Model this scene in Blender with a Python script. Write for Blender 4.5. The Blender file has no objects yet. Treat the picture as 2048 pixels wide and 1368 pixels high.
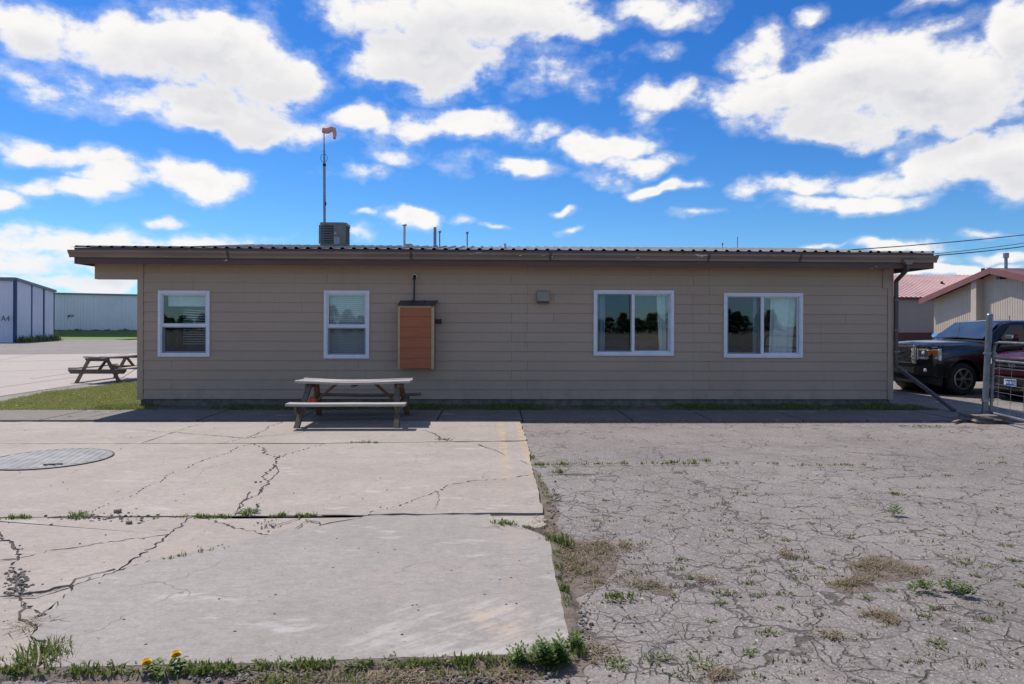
import bpy, bmesh, math, random
from mathutils import Vector, Matrix, Euler

R = math.radians
rnd = random.Random(11)
scene = bpy.context.scene
COL = scene.collection

# ------------------------------------------------------------------ camera
FPX, TH, ROLL, EYE, HOR = 1400.0, R(1.65), R(0.2), 1.69, 650.0
CAMM = Matrix.Rotation(-TH, 4, 'Z') @ Matrix.Rotation(R(90), 4, 'X') @ Matrix.Rotation(ROLL, 4, 'Z')
cam_data = bpy.data.cameras.new('camera')
cam = bpy.data.objects.new('camera', cam_data)
COL.objects.link(cam)
cam.matrix_world = Matrix.Translation((0, 0, EYE)) @ CAMM
cam_data.sensor_width = 36.0
cam_data.lens = FPX / 2048 * 36.0
cam_data.shift_y = -(684 - HOR) / 2048
cam_data.clip_start = 0.05
cam_data.clip_end = 6000
scene.camera = cam

def ray(px, py):
    return CAMM.to_3x3() @ Vector(((px - 1024) / FPX, -(py - HOR) / FPX, -1.0))
def G(px, py, z=0.0):                      # survey of the photo: a point on the ground
    r = ray(px, py); t = (z - EYE) / r.z
    return Vector((r.x * t, r.y * t, z))
def W(px, py, Y):                          # a point on an upright plane y = Y
    r = ray(px, py); t = Y / r.y
    return Vector((r.x * t, Y, EYE + r.z * t))

# ------------------------------------------------------------------ exposure
scene.view_settings.view_transform = 'Standard'
scene.view_settings.look = 'None'
scene.view_settings.exposure = 0.1
scene.view_settings.gamma = 1.0
scene.view_settings.use_curve_mapping = False
scene.cycles.max_bounces = 4
scene.cycles.diffuse_bounces = 2
scene.cycles.glossy_bounces = 3
scene.cycles.transparent_max_bounces = 6
scene.cycles.caustics_reflective = False
scene.cycles.caustics_refractive = False

# ------------------------------------------------------------------ sun
SUN = Vector((-0.49, 0.58, 1.0)).normalized()
sun_data = bpy.data.lights.new('sun', 'SUN')
sun_data.energy = 4.4
sun_data.angle = R(0.5)
sun_data.color = (1.0, 0.94, 0.86)
sun = bpy.data.objects.new('sun', sun_data)
COL.objects.link(sun)
sun.rotation_euler = SUN.to_track_quat('Z', 'Y').to_euler()
sun.location = (-20, 25, 40)

# ------------------------------------------------------------------ sky with fair-weather clouds
world = bpy.data.worlds.new('World')
scene.world = world
world.use_nodes = True
world.cycles.sampling_method = 'MANUAL'
world.cycles.sample_map_resolution = 256
wt = world.node_tree
wt.nodes.clear()

class NT:
    """small helper to write node trees"""
    def __init__(s, tree): s.t = tree
    def n(s, typ, **kw):
        nd = s.t.nodes.new(typ)
        for k, v in kw.items(): setattr(nd, k, v)
        return nd
    def put(s, sock, v):
        if v is None: return
        if hasattr(v, 'links') or isinstance(v, bpy.types.NodeSocket): s.t.links.new(v, sock)
        else:
            try: sock.default_value = v
            except Exception:
                sock.default_value = tuple(v) + (1.0,)
    def m(s, op, a, b=None, c=None, clamp=False):
        nd = s.n('ShaderNodeMath', operation=op, use_clamp=clamp)
        s.put(nd.inputs[0], a); s.put(nd.inputs[1], b); s.put(nd.inputs[2], c)
        return nd.outputs[0]
    def v(s, op, a, b=None):
        nd = s.n('ShaderNodeVectorMath', operation=op)
        s.put(nd.inputs[0], a); s.put(nd.inputs[1], b)
        return nd.outputs['Value'] if op in ('DOT_PRODUCT', 'LENGTH', 'DISTANCE') else nd.outputs[0]
    def noise(s, vec, scale, detail=4, rough=0.55, dist=0.0, col=False):
        nd = s.n('ShaderNodeTexNoise')
        s.put(nd.inputs['Vector'], vec); nd.inputs['Scale'].default_value = scale
        nd.inputs['Detail'].default_value = detail; nd.inputs['Roughness'].default_value = rough
        nd.inputs['Distortion'].default_value = dist
        return nd.outputs['Color' if col else 'Fac']
    def ramp(s, f, lo, hi, a=0.0, b=1.0, smooth=True):
        nd = s.n('ShaderNodeMapRange', interpolation_type='SMOOTHSTEP' if smooth else 'LINEAR')
        s.put(nd.inputs['Value'], f); nd.inputs['From Min'].default_value = lo; nd.inputs['From Max'].default_value = hi
        nd.inputs['To Min'].default_value = a; nd.inputs['To Max'].default_value = b
        return nd.outputs[0]
    def mix(s, f, a, b, mode='MIX'):
        nd = s.n('ShaderNodeMix', data_type='RGBA', blend_type=mode)
        s.put(nd.inputs[0], f)
        for i, v in ((6, a), (7, b)):
            if isinstance(v, (tuple, list)): nd.inputs[i].default_value = tuple(v[:3]) + (1.0,)
            else: s.t.links.new(v, nd.inputs[i])
        return nd.outputs[2]
    def comb(s, x, y, z=0.0):
        nd = s.n('ShaderNodeCombineXYZ')
        s.put(nd.inputs[0], x); s.put(nd.inputs[1], y); s.put(nd.inputs[2], z)
        return nd.outputs[0]
    def sep(s, v):
        nd = s.n('ShaderNodeSeparateXYZ'); s.put(nd.inputs[0], v)
        return nd.outputs

def azel(px, py):
    r = ray(px, py).normalized()
    return math.atan2(r.x, r.y), math.asin(r.z)

# the clouds of the day: place and size in the sky (from the photo), weight
CLOUDS = [
    (50, 45, 125, 60, 1.0), (60, 150, 130, 40, .35), (210, 80, 120, 60, .9), (390, 95, 215, 85, 1.2), (520, 150, 130, 75, 1.1), (420, 215, 190, 50, 1.0),
    (520, 245, 140, 38, .9), (420, 5, 60, 20, .3),
    (770, 20, 160, 55, .9), (960, 30, 250, 75, 1.2), (850, 110, 160, 75, 1.1), (1090, 40, 160, 50, .9), (1100, 120, 70, 45, .25), (860, 170, 80, 30, .45), (1320, 15, 110, 35, .6),
    (725, 235, 82, 36, .9), (920, 250, 135, 36, 1.0), (1090, 262, 50, 30, .6), (790, 305, 55, 20, .5), (730, 335, 60, 18, .3), (930, 330, 40, 14, .2),
    (1210, 285, 115, 36, 1.0), (1270, 320, 85, 26, .8), (1040, 333, 80, 20, .75), (1220, 350, 50, 18, .4),
    (1335, 376, 66, 17, 1.0), (1330, 190, 75, 35, .75), (1285, 232, 25, 12, .3), (1190, 155, 45, 16, .15), (1620, 37, 26, 18, .5), (1310, 100, 30, 16, .2),
    (1520, 110, 80, 45, .75), (1560, 190, 170, 62, 1.1), (1720, 150, 190, 85, 1.2), (1900, 180, 200, 90, 1.2), (1700, 235, 260, 45, 1.0), (2030, 70, 80, 95, 1.1),
    (1990, 285, 150, 55, 1.0), (1900, 330, 150, 55, 1.0), (2040, 330, 120, 60, 1.1), (1780, 360, 140, 36, .9), (1620, 372, 120, 24, .75), (1700, 408, 160, 22, .85), (1500, 380, 45, 14, .5),
    (1780, 300, 18, 16, .3), (1850, 15, 50, 16, .4), (1870, 60, 70, 22, .4),
    (110, 300, 100, 30, .85), (210, 320, 80, 20, .6), (380, 350, 135, 40, 1.0), (260, 350, 130, 26, .7), (130, 370, 120, 26, .85), (-20, 385, 60, 24, .6),
    (330, 440, 44, 11, .6), (60, 480, 160, 36, .8), (230, 490, 170, 34, .95), (400, 487, 130, 26, .75), (100, 520, 200, 30, .65), (190, 556, 130, 19, 1.0), (70, 562, 80, 12, .6), (290, 560, 60, 12, .6),
    (820, 443, 62, 25, 1.05), (735, 431, 30, 7, .5), (720, 466, 26, 14, .5), (925, 442, 22, 9, .35), (995, 453, 28, 7, .5), (1140, 466, 24, 11, .65), (1120, 423, 26, 6, .5), (1400, 428, 40, 7, .35),
    (1660, 502, 50, 8, .8), (1800, 498, 130, 16, 1.0), (1850, 490, 70, 18, .9), (1860, 525, 60, 18, .7), (2010, 512, 60, 16, .9), (1900, 542, 130, 12, .9), (1980, 470, 60, 9, .4),
]

BIG = [c for c in CLOUDS if c[2] * c[3] > 5400 and c[4] > .8]
fg = bpy.data.node_groups.new('cloud_field', 'ShaderNodeTree')
fg.interface.new_socket('P', in_out='INPUT', socket_type='NodeSocketVector')
fg.interface.new_socket('F', in_out='OUTPUT', socket_type='NodeSocketFloat')
g = NT(fg)
gi = g.n('NodeGroupInput'); go = g.n('NodeGroupOutput')
P = gi.outputs[0]
warp = g.v('SCALE', g.v('SUBTRACT', g.noise(P, 9.0, 3, .55, col=True), (.5, .5, .5)), None)
warp.node.inputs['Scale'].default_value = 0.075
Pw = g.v('ADD', P, warp)
field = None
def mad(h, a, b, c):
    nd = h.n('ShaderNodeVectorMath', operation='MULTIPLY_ADD'); h.put(nd.inputs[0], a); nd.inputs[1].default_value = b; nd.inputs[2].default_value = c
    return nd.outputs[0]
for (cx, cy, rx, ry, wgt) in CLOUDS:
    a0, e0 = azel(cx, cy); a1, _ = azel(cx + rx, cy); _, e1 = azel(cx, cy - ry)
    ra, re = (a1 - a0) * 1.06, (e1 - e0) * 1.06
    d = mad(g, Pw, (1 / ra, 1 / re, 0), (-a0 / ra, -e0 / re, 0))
    q = g.m('MULTIPLY_ADD', g.v('DOT_PRODUCT', d, d), -wgt, wgt)
    field = q if field is None else g.m('MAXIMUM', field, q)
# beyond the frame the same kind of cloud deck goes on
s3 = g.sep(P)
out_a = g.ramp(g.m('ABSOLUTE', s3[0]), 0.66, 0.85)
out_e = g.ramp(s3[1], 0.46, 0.62)
outm = g.m('MAXIMUM', out_a, out_e)
deck = g.m('SUBTRACT', g.m('MULTIPLY', g.noise(g.v('MULTIPLY', P, (1, 1.7, 1)), 3.4, 2, .5), 6.0), 3.3)
deck = g.m('MINIMUM', deck, 1.0)
field = g.m('MAXIMUM', field, -1.2)
mixf = g.n('ShaderNodeMix', data_type='FLOAT')
g.put(mixf.inputs[0], outm); g.put(mixf.inputs[2], field); g.put(mixf.inputs[3], deck)
g.put(go.inputs[0], mixf.outputs[0])

w = NT(wt)
tc = w.n('ShaderNodeTexCoord')
D = w.v('NORMALIZE', tc.outputs['Generated'])
dx, dy, dz = w.sep(D)
AZ = w.m('ARCTAN2', dx, dy)
EL = w.m('ARCSINE', dz)
PA = w.comb(AZ, EL, 0.0)
def cfield(vec):
    nd = w.n('ShaderNodeGroup'); nd.node_tree = fg
    w.put(nd.inputs[0], vec); return nd.outputs[0]
base_f = cfield(PA)
def detail(vec, d): return w.noise(w.v('MULTIPLY', vec, (1, 1.5, 1)), 17.0, d, .60)
n0 = detail(PA, 7)
n1 = detail(w.v('ADD', PA, (-0.008, 0.016, 0.0)), 3)
f0 = w.m('ADD', base_f, w.m('MULTIPLY', w.m('SUBTRACT', n0, 0.5), 2.5))
solid = w.ramp(f0, -0.02, 0.72)
veil = w.ramp(w.m('ADD', base_f, w.m('MULTIPLY', w.m('SUBTRACT', n0, .5), 3.6)), -.5, .9)
alpha = w.m('MAXIMUM', solid, w.m('MULTIPLY', veil, .42))
under = w.ramp(w.m('SUBTRACT', n1, n0), -0.10, 0.16)
core = w.ramp(f0, 0.45, 1.7)
upf = None
PU = w.v('ADD', PA, (-0.010, 0.034, 0.0))
for (cx, cy, rx, ry, wgt) in BIG:                # cloud mass standing above a point shades it
    a0, e0 = azel(cx, cy); a1, _ = azel(cx + rx, cy); _, e1 = azel(cx, cy - ry)
    d = mad(w, PU, (1 / (a1 - a0), 1 / (e1 - e0), 0), (-a0 / (a1 - a0), -e0 / (e1 - e0), 0))
    q = w.m('SUBTRACT', wgt, w.v('DOT_PRODUCT', d, d))
    upf = q if upf is None else w.m('SMOOTH_MAX', upf, q, .25)
below = w.m('MULTIPLY', w.ramp(w.m('ADD', upf, w.m('MULTIPLY', w.m('SUBTRACT', n0, .5), 1.2)), -.1, 1.05), w.ramp(f0, .2, .9))
shade = w.m('ADD', w.m('MULTIPLY', under, w.m('MULTIPLY', core, 0.40)), w.m('MULTIPLY', below, .42), clamp=True)
ccol = w.mix(shade, (0.98, 0.965, 0.95), (0.56, 0.58, 0.66))
ccol = w.mix(w.ramp(EL, 0.0, 0.12, 0.35, 0.0), ccol, (0.62, 0.74, 0.92))
sky = w.n('ShaderNodeTexSky', sky_type='NISHITA')
sky.sun_disc = False
sky.sun_elevation = math.asin(SUN.z)
sky.sun_rotation = math.atan2(SUN.x, SUN.y)
sky.altitude = 900; sky.air_density = 1.0; sky.dust_density = 0.4; sky.ozone_density = 2.0
hs = w.n('ShaderNodeHueSaturation')
hs.inputs['Saturation'].default_value = 1.12
hs.inputs['Value'].default_value = 1.0
wt.links.new(sky.outputs[0], hs.inputs['Color'])
bgs = w.n('ShaderNodeBackground'); bgs.inputs['Strength'].default_value = 0.11
tint = w.mix(w.ramp(EL, .0, .40), (.50, .80, 1.05), (.25, .66, 1.12))
wt.links.new(w.mix(1.0, hs.outputs[0], tint, 'MULTIPLY'), bgs.inputs['Color'])
bgc = w.n('ShaderNodeBackground'); bgc.inputs['Strength'].default_value = 0.92
wt.links.new(ccol, bgc.inputs['Color'])
ms = w.n('ShaderNodeMixShader')
above = w.ramp(EL, 0.0, 0.02)
wt.links.new(w.m('MULTIPLY', alpha, above), ms.inputs[0])
wt.links.new(bgs.outputs[0], ms.inputs[1]); wt.links.new(bgc.outputs[0], ms.inputs[2])
wo = w.n('ShaderNodeOutputWorld')
wt.links.new(ms.outputs[0], wo.inputs['Surface'])

# ------------------------------------------------------------------ materials
def new_mat(name):
    mt = bpy.data.materials.new(name); mt.use_nodes = True
    nt = mt.node_tree; nt.nodes.clear()
    h = NT(nt)
    b = h.n('ShaderNodeBsdfPrincipled'); o = h.n('ShaderNodeOutputMaterial')
    nt.links.new(b.outputs[0], o.inputs['Surface'])
    return mt, h, b
def setc(h, b, v): h.put(b.inputs['Base Color'], v if not isinstance(v, tuple) else tuple(v[:3]) + (1.0,))
def bump(h, b, height, strength=0.3, dist=0.01):
    nd = h.n('ShaderNodeBump'); nd.inputs['Strength'].default_value = strength; nd.inputs['Distance'].default_value = dist
    h.put(nd.inputs['Height'], height); h.t.links.new(nd.outputs[0], b.inputs['Normal'])
def pos(h): return h.n('ShaderNodeNewGeometry').outputs['Position']
def objc(h): return h.n('ShaderNodeTexCoord').outputs['Object']

def plain(name, c, rough=0.6, metal=0.0, var=0.15, scale=6.0, bmp=0.0, coat=0.0, stretch=(1, 1, 1), spec=None, world_space=False):
    mt, h, b = new_mat(name)
    p = h.v('MULTIPLY', pos(h) if world_space else objc(h), stretch)
    n1 = h.noise(p, scale, 6, .6)
    c2 = tuple(x * (1 - var) for x in c); c1 = tuple(min(1, x * (1 + var)) for x in c)
    setc(h, b, h.mix(h.ramp(n1, .3, .7), c2, c1))
    h.put(b.inputs['Roughness'], h.ramp(n1, .2, .8, max(0.02, rough - .08), min(1, rough + .08)))
    b.inputs['Metallic'].default_value = metal
    if coat: b.inputs['Coat Weight'].default_value = coat; b.inputs['Coat Roughness'].default_value = 0.04
    if spec is not None: b.inputs['Specular IOR Level'].default_value = spec
    if bmp: bump(h, b, h.noise(p, scale * 6, 5, .6), bmp, .004)
    return mt

def wood(name, c1, c2, rough=0.85, grain=1.0):
    mt, h, b = new_mat(name)
    oi = h.n('ShaderNodeObjectInfo')
    p = h.v('ADD', objc(h), h.v('SCALE', oi.outputs['Location'], None))
    p.node.inputs[1].default_value = (0, 0, 0)
    off = h.comb(h.m('MULTIPLY', oi.outputs['Random'], 13.0), h.m('MULTIPLY', oi.outputs['Random'], 7.0), 0)
    p = h.v('ADD', objc(h), off)
    gr = h.noise(h.v('MULTIPLY', p, (1.3, 34, 34)), 2.0, 6, .65, .6)
    blot = h.noise(h.v('MULTIPLY', p, (1.0, 5, 5)), 2.2, 4, .6)
    f = h.m('ADD', h.m('MULTIPLY', h.ramp(gr, .3, .72), .6), h.m('MULTIPLY', h.ramp(blot, .3, .7), .4))
    col = h.mix(f, c2, c1)
    col = h.mix(h.ramp(gr, .34, .27), col, tuple(x * .3 for x in c2))
    setc(h, b, col); b.inputs['Roughness'].default_value = rough
    bump(h, b, gr, .6 * grain, .006)
    return mt

M = {}
# painted fibre-cement siding
def make_siding():
    mt, h, b = new_mat('siding')
    oi = h.n('ShaderNodeObjectInfo')
    p = pos(h)
    big = h.noise(h.v('MULTIPLY', p, (.6, 1, 1.4)), .9, 4, .6)
    gr = h.noise(h.v('MULTIPLY', p, (1.5, 30, 30)), 3.0, 5, .6, .4)
    col = h.mix(h.ramp(big, .3, .7), (.435, .318, .225), (.48, .355, .252))
    col = h.mix(h.ramp(oi.outputs['Random'], 0, 1, 0, .35), col, (.485, .368, .265))
    streak = h.noise(h.v('MULTIPLY', p, (9, 1, .7)), 1.6, 5, .65)
    col = h.mix(h.ramp(streak, .55, .8, 0, .40), col, (.29, .24, .20))
    low = h.sep(p)[2]
    splash = h.m('MULTIPLY', h.ramp(low, .75, .1), h.ramp(h.noise(p, 2.6, 6, .65), .4, .75))
    col = h.mix(h.m('MULTIPLY', splash, .55), col, (.27, .225, .175))
    chip = h.m('MULTIPLY', h.ramp(h.noise(h.v('MULTIPLY', p, (1, 1, 2.2)), 5.0, 3, .5), .78, .80), .8)
    col = h.mix(chip, col, (.62, .58, .52))
    setc(h, b, col)
    b.inputs['Roughness'].default_value = .62
    bump(h, b, gr, .25, .004)
    return mt
M['siding'] = make_siding()
def make_peel(name, base, under, amount, lowbias=None, rough=.5):
    mt, h, b = new_mat(name)
    p = pos(h)
    n1 = h.noise(h.v('MULTIPLY', p, (.8, 1, 3.0)), 2.0, 2, .5)
    n2 = h.noise(h.v('MULTIPLY', p, (1, 1, 2)), 9.0, 5, .6)
    f = h.m('ADD', n1, h.m('MULTIPLY', h.m('SUBTRACT', n2, .5), .35))
    f = h.ramp(f, amount, amount + .012)
    v = h.noise(h.v('MULTIPLY', p, (.7, 1, 6)), 1.4, 5, .6)
    col = h.mix(h.ramp(v, .3, .7), tuple(x * .86 for x in base), tuple(x * 1.14 for x in base))
    setc(h, b, h.mix(f, col, under)); b.inputs['Roughness'].default_value = rough
    bump(h, b, h.m('SUBTRACT', 1.0, f), .5, .002)
    return mt
M['fascia'] = make_peel('fascia_paint', (.125, .073, .058), (.6, .54, .46), .735, rough=.6)
M['gutter'] = make_peel('gutter_paint', (.255, .19, .152), (.7, .64, .58), .70, rough=.45)
M['brown_metal'] = plain('brown_downspout', (.095, .072, .062), .5, var=.2)
M['roof'] = plain('roof_steel', (.10, .085, .072), .5, .1, .35, 3.0, .05)
M['white_vinyl'] = plain('white_vinyl', (.78, .79, .83), .38, var=.05, scale=5)
M['screen_frame'] = plain('screen_frame', (.30, .31, .33), .45, .5, .1)
M['white_fabric'] = plain('curtain_fabric', (.70, .78, .76), .9, var=.08, scale=9)
M['blind'] = plain('blind_slats', (.70, .76, .75), .6, var=.06)
M['interior'] = plain('interior_wall', (.13, .13, .125), .9, var=.2, scale=1.5)
M['interior_dark'] = plain('furniture', (.05, .045, .045), .6, var=.3)
M['steel'] = plain('galvanised_steel', (.30, .31, .33), .45, .75, .22, 11)
M['gate_steel'] = plain('gate_steel', (.19, .20, .225), .42, .55, .18, 9)
M['cover_steel'] = plain('cover_steel', (.21, .205, .20), .65, .15, .35, 4)
M['pvc'] = plain('white_pipe', (.66, .66, .65), .5, var=.12)
M['grey_metal'] = plain('grey_metal', (.33, .33, .32), .5, .4, .2)
M['dark_metal'] = plain('dark_metal', (.035, .034, .034), .45, .3, .3)
M['black_hole'] = plain('dark_opening', (.012, .012, .012), .9)
M['ac_paint'] = plain('condenser_paint', (.24, .23, .20), .48, .1, .14, 7)
M['ac_panel'] = plain('condenser_panel', (.42, .43, .43), .45, .2, .1)
M['white_tag'] = plain('white_tag', (.8, .8, .8), .5)
M['sock'] = plain('windsock_cloth', (.86, .42, .32), .9, var=.12, scale=14)
M['vent_paint'] = plain('vent_hood_paint', (.31, .275, .215), .55, var=.12)
M['orange_panel'] = wood('stained_panel', (.47, .15, .05), (.38, .11, .036), .55, .3)
M['pine'] = wood('raw_pine', (.66, .47, .28), (.52, .33, .17), .75, .6)
M['weathered'] = wood('weathered_wood', (.50, .455, .42), (.30, .26, .235), .9)
M['old_wood'] = wood('old_grey_wood', (.20, .155, .12), (.10, .072, .054), .9)
M['red_wood'] = wood('old_stained_wood', (.27, .13, .065), (.13, .06, .034), .85)
M['tan_wood'] = wood('tan_wood', (.34, .26, .185), (.21, .15, .105), .88)
M['orange_tin'] = plain('orange_tin', (.62, .10, .035), .45, 0, .25, 16)
M['tan_metal'] = plain('tan_wall_steel', (.47, .40, .325), .5, .0, .07, 1.0)
M['tan_flat'] = plain('tan_flat_wall', (.33, .30, .28), .6, 0, .06, .6)
M['maroon'] = plain('maroon_steel', (.20, .072, .068), .42, .0, .12, 2.0)
M['maroon_dark'] = plain('maroon_wainscot', (.085, .03, .033), .5, .0, .12, 2.0)
M['maroon_roof'] = plain('maroon_roof', (.19, .085, .09), .36, .2, .12, 1.0)
M['hangar_white'] = plain('hangar_white_steel', (.76, .77, .85), .5, 0, .05, .35)
M['hangar_blue'] = plain('hangar_blue_trim', (.012, .05, .15), .45, 0, .1)
M['hangar_cap'] = plain('hangar_roof_cap', (.17, .21, .26), .5, 0, .1)
M['ink'] = plain('dark_lettering', (.03, .04, .06), .6)
M['wire'] = plain('cable_rubber', (.02, .02, .022), .6)
M['found'] = plain('foundation_concrete', (.19, .16, .125), .9, 0, .35, 5, .4)
M['dark_backing'] = plain('dark_underside', (.05, .045, .042), .9)  # shade colour behind the siding gaps; also colours the roof deck

def glass_mat(name, tint, refl):
    mt = bpy.data.materials.new(name); mt.use_nodes = True
    nt = mt.node_tree; nt.nodes.clear(); h = NT(nt)
    tr = h.n('ShaderNodeBsdfTransparent'); tr.inputs[0].default_value = tint + (1,)
    gl = h.n('ShaderNodeBsdfGlossy'); gl.inputs['Roughness'].default_value = .015; gl.inputs['Color'].default_value = (.9, .95, 1, 1)
    lw = h.n('ShaderNodeLayerWeight'); lw.inputs['Blend'].default_value = .5
    fr = h.m('ADD', h.m('MULTIPLY', h.m('POWER', lw.outputs['Facing'], 5.0), .9), .045)
    bp = h.n('ShaderNodeBump'); bp.inputs['Strength'].default_value = .02; bp.inputs['Distance'].default_value = .02
    h.put(bp.inputs['Height'], h.noise(objc(h), 1.6, 1, .5))
    nt.links.new(bp.outputs[0], gl.inputs['Normal'])
    mx = h.n('ShaderNodeMixShader'); o = h.n('ShaderNodeOutputMaterial')
    h.put(mx.inputs[0], h.m('MULTIPLY', fr, refl, clamp=True))
    nt.links.new(tr.outputs[0], mx.inputs[1]); nt.links.new(gl.outputs[0], mx.inputs[2]); nt.links.new(mx.outputs[0], o.inputs[0])
    return mt
M['glass'] = glass_mat('window_glass', (.86, .91, .92), 2.9)
M['screen'] = glass_mat('screened_glass', (.62, .66, .72), .5)

def car_paint(name, c, rough=.22):
    mt, h, b = new_mat(name)
    dust = h.noise(objc(h), 2.2, 6, .6)
    z = h.sep(objc(h))[2]
    low = h.m('MULTIPLY', h.ramp(z, .95, .3), h.ramp(dust, .25, .8))
    setc(h, b, h.mix(h.m('MULTIPLY', low, .10), c, (.14, .13, .12)))
    h.put(b.inputs['Roughness'], h.ramp(dust, .3, .7, rough, rough + .1))
    b.inputs['Coat Weight'].default_value = .45; b.inputs['Coat Roughness'].default_value = .04
    return mt
M['black_paint'] = car_paint('black_car_paint', (.006, .0065, .009))
M['red_paint'] = car_paint('dark_red_car_paint', (.06, .005, .012))
M['chrome'] = plain('chrome', (.72, .73, .75), .12, 1.0, .05)
M['dull_chrome'] = plain('grille_chrome', (.38, .38, .37), .3, 1.0, .1)
M['alloy'] = plain('alloy_wheel', (.40, .39, .37), .32, .85, .12)
M['rubber'] = plain('tyre_rubber', (.022, .021, .020), .88, 0, .3, 20)
M['trim_black'] = plain('black_plastic', (.014, .014, .015), .55, 0, .2)
M['car_glass'] = plain('tinted_car_glass', (.008, .012, .018), .03, 0, .05, spec=.25)
M['car_screen'] = plain('windscreen_glass', (.05, .062, .07), .03, 0, .3, 1.6, coat=1.0, spec=1.0)
M['lamp_clear'] = plain('headlamp_lens', (.66, .66, .66), .12, .25, .15, 12, coat=.8)
M['lamp_amber'] = plain('amber_lens', (.75, .17, .02), .15, 0, .1, 12, coat=.6)
M['plate_blue'] = plain('plate_blue', (.03, .10, .36), .4)
M['plate_white'] = plain('plate_white', (.78, .80, .83), .4)

def make_concrete(name, ca, cb, scuff=False, yellow=True, rough=.85):
    mt, h, b = new_mat(name)
    p = pos(h); x, y, z = h.sep(p)
    oi = h.n('ShaderNodeObjectInfo')
    big = h.noise(p, .55, 3, .6)
    mid = h.noise(p, 2.6, 4, .65)
    fine = h.noise(p, 46, 2, .7)
    grit = h.noise(p, 140, 1, .6)
    f = h.m('ADD', h.m('MULTIPLY', h.ramp(big, .3, .7), .55), h.m('MULTIPLY', h.ramp(mid, .3, .7), .45))
    col = h.mix(f, ca, cb)
    col = h.mix(h.ramp(oi.outputs['Random'], 0, 1, 0, .25), col, tuple(v * .9 for v in ca))
    mot = h.noise(h.v('MULTIPLY', p, (1, 1.6, 1)), 11, 4, .75)
    col = h.mix(h.ramp(mot, .30, .58, .40, 0), col, tuple(v * .62 for v in ca))
    col = h.mix(h.ramp(mot, .55, .75, 0, .30), col, tuple(min(1, v * 1.3) for v in cb))
    col = h.mix(h.ramp(fine, .28, .75, .30, 0), col, tuple(v * .5 for v in ca))
    col = h.mix(h.ramp(grit, .62, .75, 0, .35), col, tuple(min(1, v * 1.35) for v in cb))
    st = h.noise(h.v('ADD', p, (31, 7, 0)), 1.1, 4, .7)
    col = h.mix(h.ramp(st, .56, .74, 0, .38), col, tuple(v * .70 for v in ca))
    rust = h.noise(h.v('ADD', p, (3, 17, 0)), .9, 3, .65)
    col = h.mix(h.ramp(rust, .58, .75, 0, .30), col, (.46, .35, .255))
    pale = h.noise(h.v('MULTIPLY', h.v('ADD', p, (9, 2, 0)), (1, 2.5, 1)), 1.3, 4, .72)
    col = h.mix(h.ramp(pale, .57, .72, 0, .4), col, (.60, .565, .53))
    spots = h.n('ShaderNodeTexVoronoi'); spots.inputs['Scale'].default_value = 5.0; h.put(spots.inputs['Vector'], p)
    sp = h.m('MULTIPLY', h.ramp(spots.outputs['Distance'], .055, .03), h.ramp(h.noise(p, 1.7, 2), .52, .6))
    col = h.mix(h.m('MULTIPLY', sp, .75), col, (.09, .08, .075))
    # hairline cracks
    vo = h.n('ShaderNodeTexVoronoi', feature='DISTANCE_TO_EDGE'); vo.inputs['Scale'].default_value = .8
    h.put(vo.inputs['Vector'], h.v('ADD', p, h.v('SCALE', h.noise(p, 2.2, 3, .6, col=True), None)))
    vo.inputs['Vector'].links[0].from_node.inputs[1].links[0].from_node.inputs['Scale'].default_value = .55
    hair = h.m('MULTIPLY', h.ramp(vo.outputs['Distance'], .006, .002), h.ramp(h.noise(p, .8, 2), .54, .62))
    col = h.mix(h.m('MULTIPLY', hair, .55), col, (.12, .105, .095))
    if yellow:                                    # two worn painted lines along the apron's edge
        wob = h.m('MULTIPLY', h.m('SUBTRACT', h.noise(p, 1.5, 3), .5), .07)
        wear = h.ramp(h.noise(p, 7, 6, .7), .40, .66)
        fade = h.ramp(y, 6.0, 11.2, .07, .62)
        for x0 in (.16, .47):
            dd = h.m('ABSOLUTE', h.m('SUBTRACT', h.m('ADD', x, wob), x0))
            ln = h.m('MULTIPLY', h.m('MULTIPLY', h.ramp(dd, .075, .045), wear), fade)
            col = h.mix(ln, col, (.62, .40, .14))
    if scuff:                                     # pale scrape marks left by a plough blade
        rot = h.n('ShaderNodeVectorRotate', rotation_type='Z_AXIS'); h.put(rot.inputs['Vector'], p); rot.inputs['Angle'].default_value = R(-38)
        sc = h.noise(h.v('MULTIPLY', rot.outputs[0], (1.6, 9, 1)), 1.6, 4, .65)
        area = h.ramp(h.v('DISTANCE', h.v('MULTIPLY', p, (.75, 1.15, 0)), (-.05, 4.45, 0)), .95, .25)
        col = h.mix(h.m('MULTIPLY', h.ramp(h.m('ADD', h.m('MULTIPLY', h.m('ADD', sc, mid), .5), h.m('MULTIPLY', area, .10)), .56, .70), h.m('MULTIPLY', area, .45)), col, (.56, .525, .48))
        ox = h.ramp(h.v('DISTANCE', h.v('MULTIPLY', p, (1, 1, 0)), (.02, 3.95, 0)), .35, .05)
        col = h.mix(h.m('MULTIPLY', ox, h.ramp(mid, .45, .65, 0, .5)), col, (.52, .33, .17))
    setc(h, b, col)
    b.inputs['Roughness'].default_value = rough
    hgt = h.m('ADD', h.m('MULTIPLY', fine, .6), h.m('MULTIPLY', grit, .4))
    hgt = h.m('SUBTRACT', hgt, h.m('MULTIPLY', hair, 1.5))
    bump(h, b, hgt, .45, .006)
    return mt
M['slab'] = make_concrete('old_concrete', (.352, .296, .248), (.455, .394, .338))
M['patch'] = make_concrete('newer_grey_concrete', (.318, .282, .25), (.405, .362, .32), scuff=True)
M['walk'] = make_concrete('sidewalk_concrete', (.175, .15, .125), (.235, .203, .172), yellow=False)
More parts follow.
